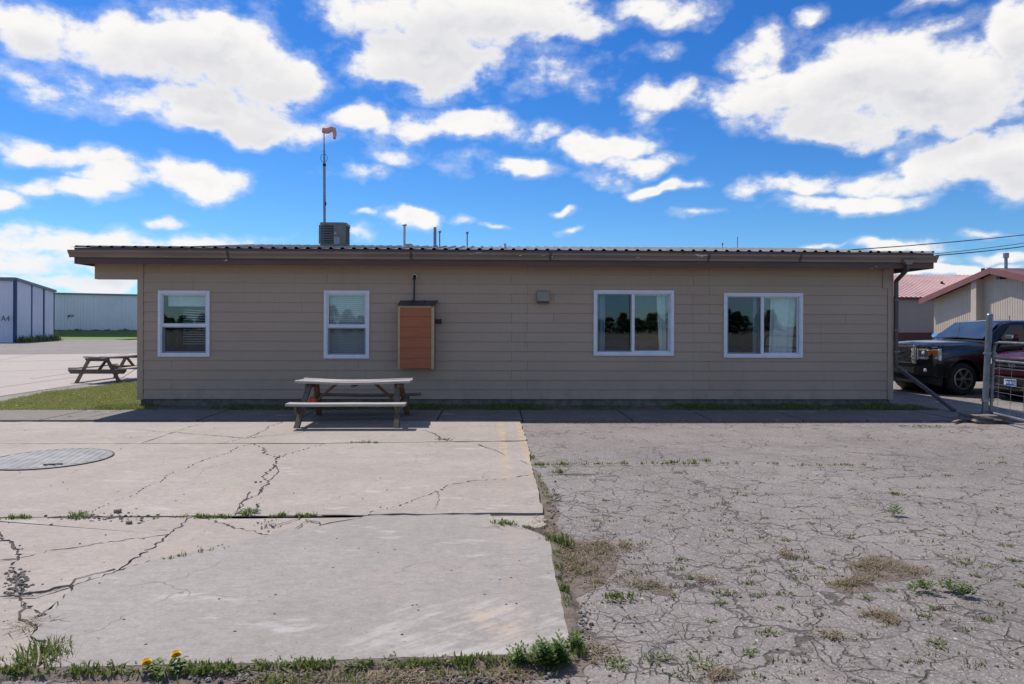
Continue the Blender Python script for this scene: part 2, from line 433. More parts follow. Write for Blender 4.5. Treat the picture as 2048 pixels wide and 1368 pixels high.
M['lot'] = make_concrete('far_lot_concrete', (.42, .355, .305), (.48, .41, .355), yellow=False)

def make_asphalt():
    mt, h, b = new_mat('weathered_asphalt')
    p = pos(h); x, y, z = h.sep(p)
    big = h.noise(p, .4, 4, .65); mid = h.noise(p, 3, 4, .65)
    f = h.m('ADD', h.m('MULTIPLY', h.ramp(big, .3, .7), .6), h.m('MULTIPLY', h.ramp(mid, .3, .7), .4))
    col = h.mix(f, (.188, .162, .144), (.292, .255, .227))
    st = h.n('ShaderNodeTexVoronoi'); st.inputs['Scale'].default_value = 85; h.put(st.inputs['Vector'], p)
    ag = h.sep(st.outputs['Color'])
    col = h.mix(h.ramp(ag[0], .0, .5, .6, 0), col, (.10, .085, .078))
    col = h.mix(h.ramp(ag[1], .80, .95, 0, .55), col, (.42, .37, .34))
    st2 = h.n('ShaderNodeTexVoronoi'); st2.inputs['Scale'].default_value = 20; h.put(st2.inputs['Vector'], p)
    col = h.mix(h.m('MULTIPLY', h.ramp(h.sep(st2.outputs['Color'])[0], .96, .97), h.ramp(st2.outputs['Distance'], .22, .12)), col, (.56, .52, .48))
    # two sizes of map cracking, wandering edges, stronger near the entrance
    nz = h.v('SUBTRACT', h.noise(p, 3.5, 3, .65, col=True), (.5, .5, .5))
    crack = None
    for sc, wid, amp, lo, hi in ((.9, .013, .55, .30, .48), (3.4, .021, .26, .32, .44), (7.0, .024, .13, .46, .56)):
        sv = h.v('SCALE', nz, None); sv.node.inputs['Scale'].default_value = amp
        vv = h.n('ShaderNodeTexVoronoi', feature='DISTANCE_TO_EDGE'); vv.inputs['Scale'].default_value = sc
        h.put(vv.inputs['Vector'], h.v('MULTIPLY', h.v('ADD', p, sv), (1, .8, 0)))
        msk = h.ramp(h.m('SUBTRACT', h.noise(h.v('ADD', p, (sc * 9, 3, 0)), 1.1, 3, .6), h.ramp(y, 5.0, 10.5, 0, .14)), lo, hi)
        varw = h.ramp(h.noise(p, 5, 2), .3, .7, .35, 1.2)
        ck = h.m('MULTIPLY', h.ramp(h.m('DIVIDE', vv.outputs['Distance'], varw), wid, wid * .25), msk)
        crack = ck if crack is None else h.m('MAXIMUM', crack, ck)
    patchy = h.noise(h.v('MULTIPLY', h.v('ADD', p, (2, 9, 0)), (.5, 1.2, 1)), .9, 4, .65)
    col = h.mix(h.ramp(patchy, .54, .68, 0, .38), col, (.13, .112, .10))
    col = h.mix(h.m('MULTIPLY', crack, .85), col, (.065, .054, .045))
    halo = h.noise(h.v('ADD', p, (5, 5, 5)), 1.6, 4, .7)
    col = h.mix(h.ramp(halo, .56, .72, 0, .5), col, (.22, .175, .145))
    setc(h, b, col); b.inputs['Roughness'].default_value = .9
    hg = h.m('SUBTRACT', h.m('ADD', h.m('MULTIPLY', st.outputs['Distance'], .25), h.m('MULTIPLY', mid, .6)), h.m('MULTIPLY', crack, 1.3))
    bump(h, b, hg, .7, .012)
    return mt
M['asphalt'] = make_asphalt()

def make_soil(name, a, bb):
    mt, h, b = new_mat(name)
    p = pos(h)
    n1 = h.noise(p, 5, 7, .7); n2 = h.noise(p, 40, 4, .7)
    col = h.mix(h.ramp(n1, .3, .7), a, bb)
    col = h.mix(h.ramp(n2, .55, .7, 0, .5), col, tuple(v * 1.9 for v in bb))
    setc(h, b, col); b.inputs['Roughness'].default_value = .95
    bump(h, b, h.m('ADD', n1, h.m('MULTIPLY', n2, .5)), .9, .02)
    return mt
M['soil'] = make_soil('soil', (.12, .09, .07), (.21, .165, .13))
M['crack_soil'] = make_soil('crack_soil', (.05, .042, .035), (.10, .083, .068))
M['lawn_soil'] = make_soil('lawn_soil', (.09, .105, .035), (.16, .15, .07))
M['far_grass'] = make_soil('far_grass', (.10, .16, .035), (.19, .24, .06))
M['land'] = make_soil('land', (.20, .19, .12), (.27, .25, .17))

def leafmat(name, stops, rough=.6, trans=.25):
    mt, h, b = new_mat(name)
    ge = h.n('ShaderNodeNewGeometry')
    cr = h.n('ShaderNodeValToRGB')
    els = cr.color_ramp.elements
    els[0].position = 0; els[0].color = stops[0] + (1,)
    els[1].position = 1; els[1].color = stops[-1] + (1,)
    for i, s_ in enumerate(stops[1:-1]):
        e = els.new((i + 1) / (len(stops) - 1)); e.color = s_ + (1,)
    h.t.links.new(ge.outputs['Random Per Island'], cr.inputs[0])
    setc(h, b, cr.outputs[0]); b.inputs['Roughness'].default_value = rough
    tl = h.n('ShaderNodeBsdfTranslucent'); h.t.links.new(cr.outputs[0], tl.inputs[0])
    mx = h.n('ShaderNodeMixShader'); mx.inputs[0].default_value = trans
    o = [n for n in h.t.nodes if n.type == 'OUTPUT_MATERIAL'][0]
    h.t.links.new(b.outputs[0], mx.inputs[1]); h.t.links.new(tl.outputs[0], mx.inputs[2]); h.t.links.new(mx.outputs[0], o.inputs[0])
    return mt
M['grass'] = leafmat('grass_blades', [(.18, .23, .035), (.27, .33, .06), (.37, .36, .12), (.47, .38, .20)], .6, .42)
M['weed'] = leafmat('weed_leaves', [(.075, .12, .02), (.13, .19, .03), (.20, .25, .06), (.30, .27, .13)], .6, .45)
M['leaf'] = leafmat('broad_leaves', [(.08, .14, .022), (.13, .21, .035), (.20, .28, .06)], .55, .42)
M['straw'] = leafmat('dry_grass', [(.25, .175, .105), (.17, .115, .068), (.34, .25, .155), (.15, .15, .05)])
M['yellow'] = leafmat('dandelion_yellow', [(.85, .55, .01), (.92, .66, .02)], .5, .45)
M['stone'] = leafmat('pebbles', [(.16, .138, .12), (.26, .222, .19), (.09, .078, .068), (.36, .315, .27)], .9, 0)
M['conifer'] = leafmat('conifer_green', [(.02, .04, .015), (.04, .07, .025), (.06, .09, .03)])

# ------------------------------------------------------------------ mesh helpers
class MB:
    def __init__(s): s.v = []; s.f = []
    def add(s, vs, fs):
        o = len(s.v); s.v.extend([tuple(v) for v in vs]); s.f.extend([tuple(i + o for i in f) for f in fs]); return s
    def box(s, x0, x1, y0, y1, z0, z1):
        return s.add([(x0,y0,z0),(x1,y0,z0),(x1,y1,z0),(x0,y1,z0),(x0,y0,z1),(x1,y0,z1),(x1,y1,z1),(x0,y1,z1)],
                     [(0,3,2,1),(4,5,6,7),(0,1,5,4),(1,2,6,5),(2,3,7,6),(3,0,4,7)])
    def bar(s, a, b, w, t, up=(0,0,1)):
        a = Vector(a); b = Vector(b); d = (b - a).normalized(); up = Vector(up)
        if abs(d.dot(up)) > .98: up = Vector((0, 1, 0))
        r = d.cross(up).normalized(); u = r.cross(d)
        vs = [p + r * (sx * w / 2) + u * (sz * t / 2) for p in (a, b) for sx, sz in ((-1,-1),(1,-1),(1,1),(-1,1))]
        return s.add(vs, [(0,1,2,3),(7,6,5,4),(0,4,5,1),(1,5,6,2),(2,6,7,3),(3,7,4,0)])
    def tube(s, pts, rad, n=10, cap=True):
        pts = [Vector(p) for p in pts]; rings = []
        prev = None
        for i, p in enumerate(pts):
            d = (pts[min(i + 1, len(pts) - 1)] - pts[max(i - 1, 0)]).normalized()
            if prev is None:
                ref = Vector((0, 0, 1)) if abs(d.z) < .9 else Vector((0, 1, 0)); r = d.cross(ref).normalized()
            else: r = (prev - d * prev.dot(d)).normalized()
            prev = r; u = d.cross(r)
            rr = rad[i] if isinstance(rad, (list, tuple)) else rad
            rings.append([p + r * (rr * math.cos(2 * math.pi * k / n)) + u * (rr * math.sin(2 * math.pi * k / n)) for k in range(n)])
        vs = [v for rg in rings for v in rg]; fs = []
        for i in range(len(rings) - 1):
            for k in range(n): fs.append((i*n+k, i*n+(k+1)%n, (i+1)*n+(k+1)%n, (i+1)*n+k))
        if cap: fs.append(tuple(range(n - 1, -1, -1))); fs.append(tuple((len(rings)-1)*n + k for k in range(n)))
        return s.add(vs, fs)
    def lathe(s, prof, n=24, axis='z', c=(0,0,0), cap=False):
        vs = []; c = Vector(c)
        for (r, t) in prof:
            for k in range(n):
                a = 2 * math.pi * k / n; p = (r * math.cos(a), r * math.sin(a), t)
                if axis == 'y': p = (p[0], p[2], p[1])
                elif axis == 'x': p = (p[2], p[0], p[1])
                vs.append(c + Vector(p))
        fs = []
        for i in range(len(prof) - 1):
            for k in range(n): fs.append((i*n+k, i*n+(k+1)%n, (i+1)*n+(k+1)%n, (i+1)*n+k))
        if cap: fs.append(tuple(range(n))); fs.append(tuple((len(prof)-1)*n + k for k in range(n)))
        return s.add(vs, fs)
    def prism(s, poly, lo, hi, axis='z'):
        """poly of 2-D points, extruded along axis from lo to hi"""
        n = len(poly)
        def mk(p, t): return (p[0], p[1], t) if axis == 'z' else ((p[0], t, p[1]) if axis == 'y' else (t, p[0], p[1]))
        vs = [mk(p, lo) for p in poly] + [mk(p, hi) for p in poly]
        fs = [tuple(range(n - 1, -1, -1)), tuple(range(n, 2 * n))] + [(i, (i+1)%n, n + (i+1)%n, n + i) for i in range(n)]
        return s.add(vs, fs)
    def build(s, name, mat, parent=None, smooth=False, bevel=0.0, sharp=35, loc=None, fix=True):
        me = bpy.data.meshes.new(name)
        me.from_pydata(s.v, [], s.f)
        if fix or bevel:
            bm = bmesh.new(); bm.from_mesh(me)
            if bevel:
                bmesh.ops.bevel(bm, geom=[e for e in bm.edges if len(e.link_faces) == 2 and e.calc_face_angle(0) > .5], offset=bevel, segments=2, affect='EDGES', clamp_overlap=True)
            bmesh.ops.recalc_face_normals(bm, faces=bm.faces)
            bm.to_mesh(me); bm.free()
        if smooth or bevel:
            me.polygons.foreach_set('use_smooth', [True] * len(me.polygons))
            me.set_sharp_from_angle(angle=R(sharp))
        me.materials.append(M[mat] if isinstance(mat, str) else mat)
        return link(name, me, parent, loc)
def link(name, data, parent=None, loc=None):
    o = bpy.data.objects.new(name, data); COL.objects.link(o)
    if parent is not None: o.parent = parent
    if loc is not None: o.location = loc
    return o
def tag(o, label=None, cat=None, group=None, kind=None):
    for k, v in (('label', label), ('category', cat), ('group', group), ('kind', kind)):
        if v: o[k] = v
    return o
def empty(name, loc=(0,0,0), rz=0.0, label=None, cat=None, group=None, kind=None):
    o = link(name, None, None, loc); o.rotation_euler = (0, 0, rz); o.empty_display_size = .2
    return tag(o, label, cat, group, kind)
def copy_tree(o, parent=None):
    c = o.copy(); COL.objects.link(c)
    if parent is not None: c.parent = parent
    for ch in list(o.children): copy_tree(ch, c)
    return c
def text(name, body, size, mat, parent, matrix, depth=.004):
    cu = bpy.data.curves.new(name, 'FONT'); cu.body = body; cu.size = size; cu.extrude = depth
    cu.align_x = 'CENTER'; cu.align_y = 'CENTER'
    tmp = bpy.data.objects.new('tmp', cu); COL.objects.link(tmp)
    dg = bpy.context.evaluated_depsgraph_get()
    me = bpy.data.meshes.new_from_object(tmp.evaluated_get(dg))
    bpy.data.objects.remove(tmp); bpy.data.curves.remove(cu)
    me.name = name; me.materials.clear(); me.materials.append(M[mat])
    o = link(name, me, parent); o.matrix_local = matrix
    return o
def basis(o, x, y, z):
    m = Matrix.Identity(4)
    for i, v in enumerate((x, y, z)):
        v = Vector(v)
        for k in range(3): m[k][i] = v[k]
    m.translation = Vector(o)
    return m

# ------------------------------------------------------------------ ground, lots, apron
def sheet(name, poly, z, mat, kind='structure', sub=None):
    me = bpy.data.meshes.new(name)
    bm = bmesh.new()
    f = bm.faces.new([bm.verts.new((p[0], p[1], z)) for p in poly])
    bmesh.ops.recalc_face_normals(bm, faces=[f])
    if f.normal.z < 0: f.normal_flip()
    bmesh.ops.triangulate(bm, faces=bm.faces)
    bm.to_mesh(me); bm.free(); me.materials.append(M[mat])
    o = link(name, me)
    return tag(o, kind=kind)
def jag(a, b, amp, step, seed):
    """wandering line from a to b (2-D), ends kept"""
    rr = random.Random(seed); a = Vector((a[0], a[1])); b = Vector((b[0], b[1]))
    L = (b - a).length; n = max(1, int(L / step)); d = b - a; nn = Vector((-d.y, d.x)).normalized() if L > 0 else Vector((0, 0))
    ph = [rr.uniform(0, 6.28) for _ in range(4)]; out = []
    for i in range(n + 1):
        t = i / n; env = min(1, 4 * t * (1 - t) * 1.6)
        off = amp * env * (.55 * math.sin(2.1 * math.pi * t * L / 1.3 + ph[0]) + .35 * math.sin(math.pi * t * L / .35 + ph[1]) + rr.uniform(-.45, .45)) if 0 < i < n else 0
        out.append(a + d * t + nn * off)
    return out

gr = sheet('ground', [(-1500, -1500), (1500, -1500), (1500, 1500), (-1500, 1500)], -.10, 'land')
tag(gr, 'open flat land reaching to the horizon', 'ground')
asp = sheet('asphalt', [(-75, -30), (90, -30), (90, 75), (-75, 75)], -.022, 'asphalt')
tag(asp, 'weathered grey asphalt with map cracks around the building', 'asphalt')
# pale concrete lot behind the lawn
lp = [G(-700, 815), G(0, 791), G(150, 769), G(275, 757), G(330, 753), G(330, 706), G(0, 709), G(-700, 713)]
lot = sheet('concrete_lot', [(p.x, p.y) for p in lp], -.014, 'lot')
tag(lot, 'pale sunlit concrete lot between the lawn and the hangars', 'pavement')
jb = MB()
for (a, b) in [((0, 742), (300, 732)), ((0, 774), (160, 752)), ((60, 757), (275, 727)), ((-50, 723), (300, 718)), ((230, 764), (330, 700)), ((-60, 730), (80, 706))]:
    A = G(*a); B = G(*b); jb.bar((A.x, A.y, -.012), (B.x, B.y, -.012), .03, .002)
o = jb.build('pavement_joint', 'crack_soil', lot)

apron = empty('concrete_apron', (0, 0, 0), kind='structure')
tag(apron, 'cracked concrete apron of old slabs in front of the tan building', 'pavement')
bed = [(-9.5, 3.0), (.7, 3.0), (.55, 12.35), (-9.5, 12.35)]
sb = sheet('soil_bed', [(G(-420, 842).x, 12.28), (G(1040, 842).x, 12.28), (G(1088, 1030).x - .03, G(1088, 1030).y), (G(1095, 1078).x, G(1095, 1078).y), (G(1130, 1290).x - .02, G(1130, 1290).y), (G(90, 1336).x, G(90, 1336).y + .05), (-7.0, 3.5)], -.008, 'crack_soil')
sb.parent = apron; del sb['kind']
EDGE_W = {}
def node(p): return (round(p[0]), round(p[1]))
SL = [  # polygons of nodes (survey pixels), surface, lift
    ([(-420, 843), (412, 843), (282, 887), (-420, 888)], 'slab', 0),
    ([(412, 843), (566, 843), (492, 877), (436, 887), (282, 887)], 'slab', .002),
    ([(566, 843), (1041, 841), (1055, 882), (887, 884), (650, 887), (505, 887), (436, 887), (492, 877)], 'slab', .004),
    ([(-420, 888), (282, 887), (436, 887), (505, 887), (390, 927), (290, 975), (165, 1034), (-420, 1040)], 'slab', 0),
    ([(505, 887), (553, 916), (520, 985), (465, 1033), (165, 1034), (290, 975), (390, 927)], 'slab', .003),
    ([(505, 887), (650, 887), (553, 916)], 'slab', -.002),
    ([(650, 887), (887, 884), (1055, 882), (1068, 950), (900, 970), (835, 997), (735, 1031), (465, 1033), (520, 985), (553, 916)], 'slab', .002),
    ([(1068, 950), (1090, 1029), (980, 1029), (735, 1031), (835, 997), (900, 970)], 'slab', .007),
    ([(385, 1033), (465, 1033), (600, 1032), (735, 1031), (640, 1050), (540, 1070)], 'slab', -.004),
    ([(385, 1033), (540, 1070), (400, 1100), (232, 1144), (335, 1070)], 'slab', 0),
    ([(-60, 1037), (165, 1034), (385, 1033), (335, 1070), (110, 1100), (38, 1118), (0, 1065)], 'slab', .002),
    ([(-420, 1040), (-60, 1037), (0, 1065), (38, 1118), (-420, 1130)], 'slab', -.003),
    ([(38, 1118), (110, 1100), (335, 1070), (232, 1144), (148, 1172), (40, 1190)], 'slab', .004),
    ([(-420, 1130), (38, 1118), (40, 1190), (-420, 1215)], 'slab', 0),
    ([(40, 1190), (148, 1172), (70, 1262)], 'slab', -.003),
    ([(-420, 1215), (40, 1190), (70, 1262), (75, 1338), (-420, 1345)], 'slab', .002),
    ([(735, 1031), (980, 1029), (1040, 1052), (1098, 1078), (1120, 1180), (1145, 1290), (1100, 1308), (600, 1326), (75, 1338), (70, 1262), (148, 1172), (232, 1144), (400, 1100), (540, 1070), (640, 1050)], 'patch', .005),
    ([(980, 1029), (1090, 1029), (1078, 1056), (1040, 1052)], 'slab', -.004),
]
STRAIGHT = {frozenset((a, b)) for a, b in [((412,843),(282,887)), ((566,843),(1041,841)), ((412,843),(566,843)), ((-420,843),(412,843)), ((-420,888),(282,887)), ((282,887),(436,887)), ((436,887),(505,887)), ((505,887),(650,887)), ((650,887),(887,884)), ((887,884),(1055,882)), ((-420,1040),(165,1034)), ((-420,1040),(-60,1037)), ((-60,1037),(165,1034)), ((165,1034),(385,1033)), ((385,1033),(465,1033)), ((165,1034),(465,1033)), ((465,1033),(735,1031)), ((980,1029),(735,1031)), ((1090,1029),(980,1029)), ((1041,841),(1055,882)), ((1055,882),(1068,950)), ((1068,950),(1090,1029)), ((640,1050),(540,1070)), ((540,1070),(400,1100)), ((640,1050),(735,1031)), ((1040,1052),(1098,1078)), ((1098,1078),(1120,1180)), ((1120,1180),(1145,1290)), ((1145,1290),(1100,1308)), ((1100,1308),(600,1326)), ((600,1326),(75,1338))]}
slab_objs = []
for nodes, mat, lift in SL:
    pts = []
    for i in range(len(nodes)):
        a, b = nodes[i], nodes[(i + 1) % len(nodes)]
        fs = frozenset((a, b)); st = fs in STRAIGHT
        key = sorted((a, b)); A, B = G(*key[0]), G(*key[1])
        seg = jag((A.x, A.y), (B.x, B.y), .008 if st else .05, .10 if st else .035, hash((key[0], key[1])) & 0xffff if False else (key[0][0] * 31 + key[0][1] * 17 + key[1][0] * 7 + key[1][1]) & 0xffff)
        if key[0] != a: seg = seg[::-1]
        far = (A + B).y / 2
        flat = abs(B.x - A.x) / max(1e-3, (B - A).length)
        ly = (key[0][1] + key[1][1]) / 2
        if st: wd = .055 if ly < 845 else (.05 if (884 > ly > 880) else (.02 if ly < 890 else (.042 if 1025 < ly < 1042 else .012)))
        else: wd = (.006 + .0011 * far) * (1 + 1.1 * flat)
        pts += [(p, wd) for p in seg[:-1]]
    # signed area -> orientation
    n = len(pts); area = sum(pts[i][0].x * pts[(i+1) % n][0].y - pts[(i+1) % n][0].x * pts[i][0].y for i in range(n)) / 2
    if area < 0: pts = pts[::-1]
    rr = random.Random(n * 13 + len(nodes)); ins = []
    for i in range(n):
        p = pts[i][0]; d = (pts[(i+1) % n][0] - pts[i-1][0])
        nn = Vector((-d.y, d.x)).normalized() if d.length > 1e-6 else Vector((0, 0))
        ins.append(p + nn * (pts[i][1] * .5 * rr.uniform(.1, 1.9)))
    bm = bmesh.new()
    f = bm.faces.new([bm.verts.new((p.x, p.y, lift)) for p in ins])
    ex = bmesh.ops.extrude_face_region(bm, geom=[f])
    for v in [e for e in ex['geom'] if isinstance(e, bmesh.types.BMVert)]: v.co.z = -.09
    bmesh.ops.recalc_face_normals(bm, faces=bm.faces)
    bmesh.ops.triangulate(bm, faces=[q for q in bm.faces if len(q.verts) > 4], ngon_method='EAR_CLIP')
    me = bpy.data.meshes.new('concrete_slab'); bm.to_mesh(me); bm.free(); me.materials.append(M[mat])
    o = link('concrete_slab', me, apron)
    if mat == 'patch': o['label'] = 'newer smooth grey concrete slab with pale scrape marks'
    slab_objs.append(o)

def ribbon(pts, w, z, seed, taper=True):
    """a dirt-filled side crack lying in the slab surface"""
    mb = MB(); rr = random.Random(seed); line = []
    for i in range(len(pts) - 1):
        A, B = G(*pts[i]), G(*pts[i + 1])
        s_ = jag((A.x, A.y), (B.x, B.y), .035, .05, seed * 7 + i)
        line += s_ if i == len(pts) - 2 else s_[:-1]
    vs = []; n = len(line)
    for i, p in enumerate(line):
        d = line[min(i+1, n-1)] - line[max(i-1, 0)]; nn = Vector((-d.y, d.x)).normalized()
        t = i / (n - 1); ww = w * rr.uniform(.35, 1.3) * ((1 - t) ** .6 if taper else 1) + .0015
        vs += [(p.x + nn.x * ww / 2, p.y + nn.y * ww / 2, z), (p.x - nn.x * ww / 2, p.y - nn.y * ww / 2, z)]
    mb.add(vs, [(2*i, 2*i+1, 2*i+3, 2*i+2) for i in range(n - 1)])
    return mb
RIB = [([(492, 877), (380, 868), (240, 857)], .016), ([(492, 877), (600, 866), (650, 856)], .016), ([(885, 880), (870, 868), (838, 860)], .03),
       ([(870, 983), (880, 1000), (872, 1022)], .012), ([(957, 890), (1000, 906), (1018, 912)], .018), ([(1040, 922), (1060, 930)], .012), ([(600, 1034), (560, 1052), (510, 1047)], .012),
       ([(640, 1050), (610, 1040), (590, 1060), (540, 1068)], .014), ([(0, 1122), (38, 1118)], .02), ([(148, 1172), (70, 1195), (0, 1197)], .02), ([(500, 985), (480, 1012), (462, 1030)], .02),
       ([(545, 930), (556, 940), (530, 975)], .022), ([(62, 1250), (40, 1232), (46, 1200)], .02), ([(335, 1062), (320, 1060), (300, 1064)], .012), ([(0, 853), (60, 846)], .008), ([(230, 1140), (150, 1160), (120, 1182)], .02)]
for i, (pts, wd) in enumerate(RIB):
    r_ = ribbon(pts, wd * (1.0 if abs(pts[0][0] - pts[-1][0]) > 40 else .7), .0085, 100 + i)
    o = r_.build('crack', 'crack_soil', apron, fix=False)

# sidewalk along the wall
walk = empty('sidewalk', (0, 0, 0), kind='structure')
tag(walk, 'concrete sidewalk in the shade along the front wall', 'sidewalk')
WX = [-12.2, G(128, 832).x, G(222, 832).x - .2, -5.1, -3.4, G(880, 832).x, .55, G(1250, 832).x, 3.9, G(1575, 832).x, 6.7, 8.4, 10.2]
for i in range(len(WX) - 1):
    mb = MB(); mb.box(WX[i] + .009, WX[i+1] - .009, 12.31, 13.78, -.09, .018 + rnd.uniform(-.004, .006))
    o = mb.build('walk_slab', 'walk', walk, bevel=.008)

# bare dirt along the apron's right edge and lower edge
def blob_sheet(name, pix, z, mat, seed, amp=.05, parent=None):
    pts = []
    for i in range(len(pix)):
        A, B = G(*pix[i]), G(*pix[(i + 1) % len(pix)])
        pts += jag((A.x, A.y), (B.x, B.y), amp, .05, seed + i)[:-1]
    o = sheet(name, pts, z, mat)
    if parent is not None: o.parent = parent; del o['kind']
    return o
dirt = blob_sheet('dirt_verge', [(1066, 935), (1080, 942), (1110, 1000), (1116, 1050), (1140, 1072), (1200, 1082), (1235, 1115), (1205, 1165), (1150, 1192), (1165, 1290), (1190, 1315), (1170, 1345), (1040, 1352), (800, 1380), (560, 1390), (330, 1362), (0, 1352), (-200, 1352), (-200, 1300), (600, 1290), (1100, 1270), (1080, 1090), (1060, 1040)], -.0198, 'soil', 900, .035)
tag(dirt, 'bare brown dirt along the edge of the apron', 'dirt')
for i, pix in enumerate([[(1690, 1120), (1760, 1105), (1850, 1130), (1840, 1150), (1770, 1158), (1700, 1150)], [(1650, 1160), (1720, 1150), (1760, 1175), (1700, 1190)], [(1560, 1095), (1620, 1108), (1575, 1116)], [(1740, 1225), (1790, 1215), (1780, 1243)], [(1290, 1170), (1340, 1165), (1330, 1185)]]):
    blob_sheet('dirt_patch', pix, -.0204, 'soil', 1200 + i * 20, .04, asp)
bl = [G(*p_) for p_ in ((-200, 1346), (75, 1339), (600, 1327), (1100, 1309), (1147, 1291), (1121, 1180), (1099, 1079), (1041, 1053))]
line_ = []
for i in range(len(bl) - 1): line_ += jag((bl[i].x, bl[i].y), (bl[i+1].x, bl[i+1].y), .004, .05, 700 + i)[:-1]
bv = []; br = random.Random(8)
for i, p_ in enumerate(line_):
    d_ = line_[min(i + 1, len(line_) - 1)] - line_[max(i - 1, 0)]; nn_ = Vector((d_.y, -d_.x)).normalized(); wv_ = .05 + .05 * br.random() + .03 * math.sin(i * .35)
    for t_, z_ in ((-.35, .0045), (.3, .0 + br.uniform(-.004, .006)), (.65, -.008 + br.uniform(-.005, .005)), (1.0, -.024)): bv.append((p_.x + nn_.x * wv_ * t_, p_.y + nn_.y * wv_ * t_, z_))
bmb = MB(); bmb.add(bv, [(4*i+k, 4*i+k+1, 4*i+5+k, 4*i+4+k) for i in range(len(line_) - 1) for k in range(3)])
o = bmb.build('soil_berm', 'soil', dirt, smooth=True, sharp=80, fix=False)
# lawn at the building's left corner and strip under the wall
lawn_pix = [(-400, 822), (0, 803), (90, 785), (180, 774), (262, 765), (300, 763), (300, 797), (292, 818), (200, 821), (-400, 826)]
lawn_pts = [G(*p) for p in lawn_pix]
lawn = sheet('lawn', [(p.x, p.y) for p in lawn_pts], -.004, 'lawn_soil'); tag(lawn, 'mown lawn at the left corner of the building', 'lawn')
strip = sheet('planting_strip', [(-8.2, 13.79), (8.6, 13.79), (9.3, 14.0), (8.6, 14.75), (-8.2, 14.75)], -.002, 'soil')
tag(strip, 'narrow strip of shaded soil under the front wall', 'soil')

# grassy bank before the far hangar
bm_ = MB()
x0, x1 = -110, -40
bm_.add([(x0, 75, -.021), (x1, 75, -.021), (x1, 80, .0), (x0, 80, .0), (x1, 86.8, .05), (x0, 86.8, .05), (x1, 90.3, .95), (x0, 90.3, .95), (x1, 150, 1.0), (x0, 150, 1.0)], [(0,1,2,3), (3,2,4,5), (5,4,6,7), (7,6,8,9)])
bank = bm_.build('grass_bank', 'far_grass', fix=False); tag(bank, 'grassy bank in front of the far white hangar', 'grass', kind='structure')

# ------------------------------------------------------------------ the tan building
YW = 14.6
bld = empty('low_building', (0, YW, 0), label='long low tan building with lap siding, brown gutter and four white windows', cat='building')
bld.location = (0, 0, 0)
XL, XR = W(275.5, 670, YW).x, W(1785.5, 670, YW).x
ZB = (W(290, 797.5, YW).z + W(1770, 798.5, YW).z) / 2
PITCH = 19.12 / FPX * YW
ZT = ZB + 14 * PITCH + .01
YB = 22.0                                   # back of the building
WINS = [  # outer frame px, kind
    (316.5, 420.0, 581.0, 713.5, 'hung'), (648.0, 739.0, 581.0, 717.0, 'hung'),
    (1187.0, 1347.5, 580.5, 711.5, 'slide'), (1447.0, 1605.0, 586.0, 715.5, 'slide')]
def wrect(w_):
    a = W(w_[0], (w_[2] + w_[3]) / 2, YW - .02); b = W(w_[1], (w_[2] + w_[3]) / 2, YW - .02)
    c = W((w_[0] + w_[1]) / 2, w_[2], YW - .02); d = W((w_[0] + w_[1]) / 2, w_[3], YW - .02)
    return a.x, b.x, d.z, c.z
WR = [wrect(w_) for w_ in WINS]
HOLES = [(a + .03, b - .03, c + .03, d - .03) for a, b, c, d in WR]
def subtract(rect, holes):
    rs = [rect]
    for hx0, hx1, hz0, hz1 in holes:
        out = []
        for (x0, x1, z0, z1) in rs:
            if hx1 <= x0 or hx0 >= x1 or hz1 <= z0 or hz0 >= z1: out.append((x0, x1, z0, z1)); continue
            if hx0 > x0: out.append((x0, hx0, z0, z1))
            if hx1 < x1: out.append((hx1, x1, z0, z1))
            cx0, cx1 = max(x0, hx0), min(x1, hx1)
            if hz0 > z0: out.append((cx0, cx1, z0, hz0))
            if hz1 < z1: out.append((cx0, cx1, hz1, z1))
        rs = out
    return [r for r in rs if r[1] - r[0] > .004 and r[3] - r[2] > .004]
wm = MB()
for (x0, x1, z0, z1) in subtract((XL + .02, XR - .02, ZB, ZT + .12), HOLES): wm.box(x0, x1, YW, YW + .11, z0, z1)
wall = wm.build('front_wall', 'dark_backing', bld)  # dark colour paints in the shade of the thin gaps between planks
sw = MB()
sw.box(XL + .02, XL + .14, YW + .115, YB, ZB, ZT + .10); sw.box(XR - .14, XR - .02, YW + .115, YB, ZB, ZT + .10); sw.box(XL + .145, XR - .145, YB - .12, YB, ZB, ZT + .1)
sw.build('outer_wall', 'siding', bld)
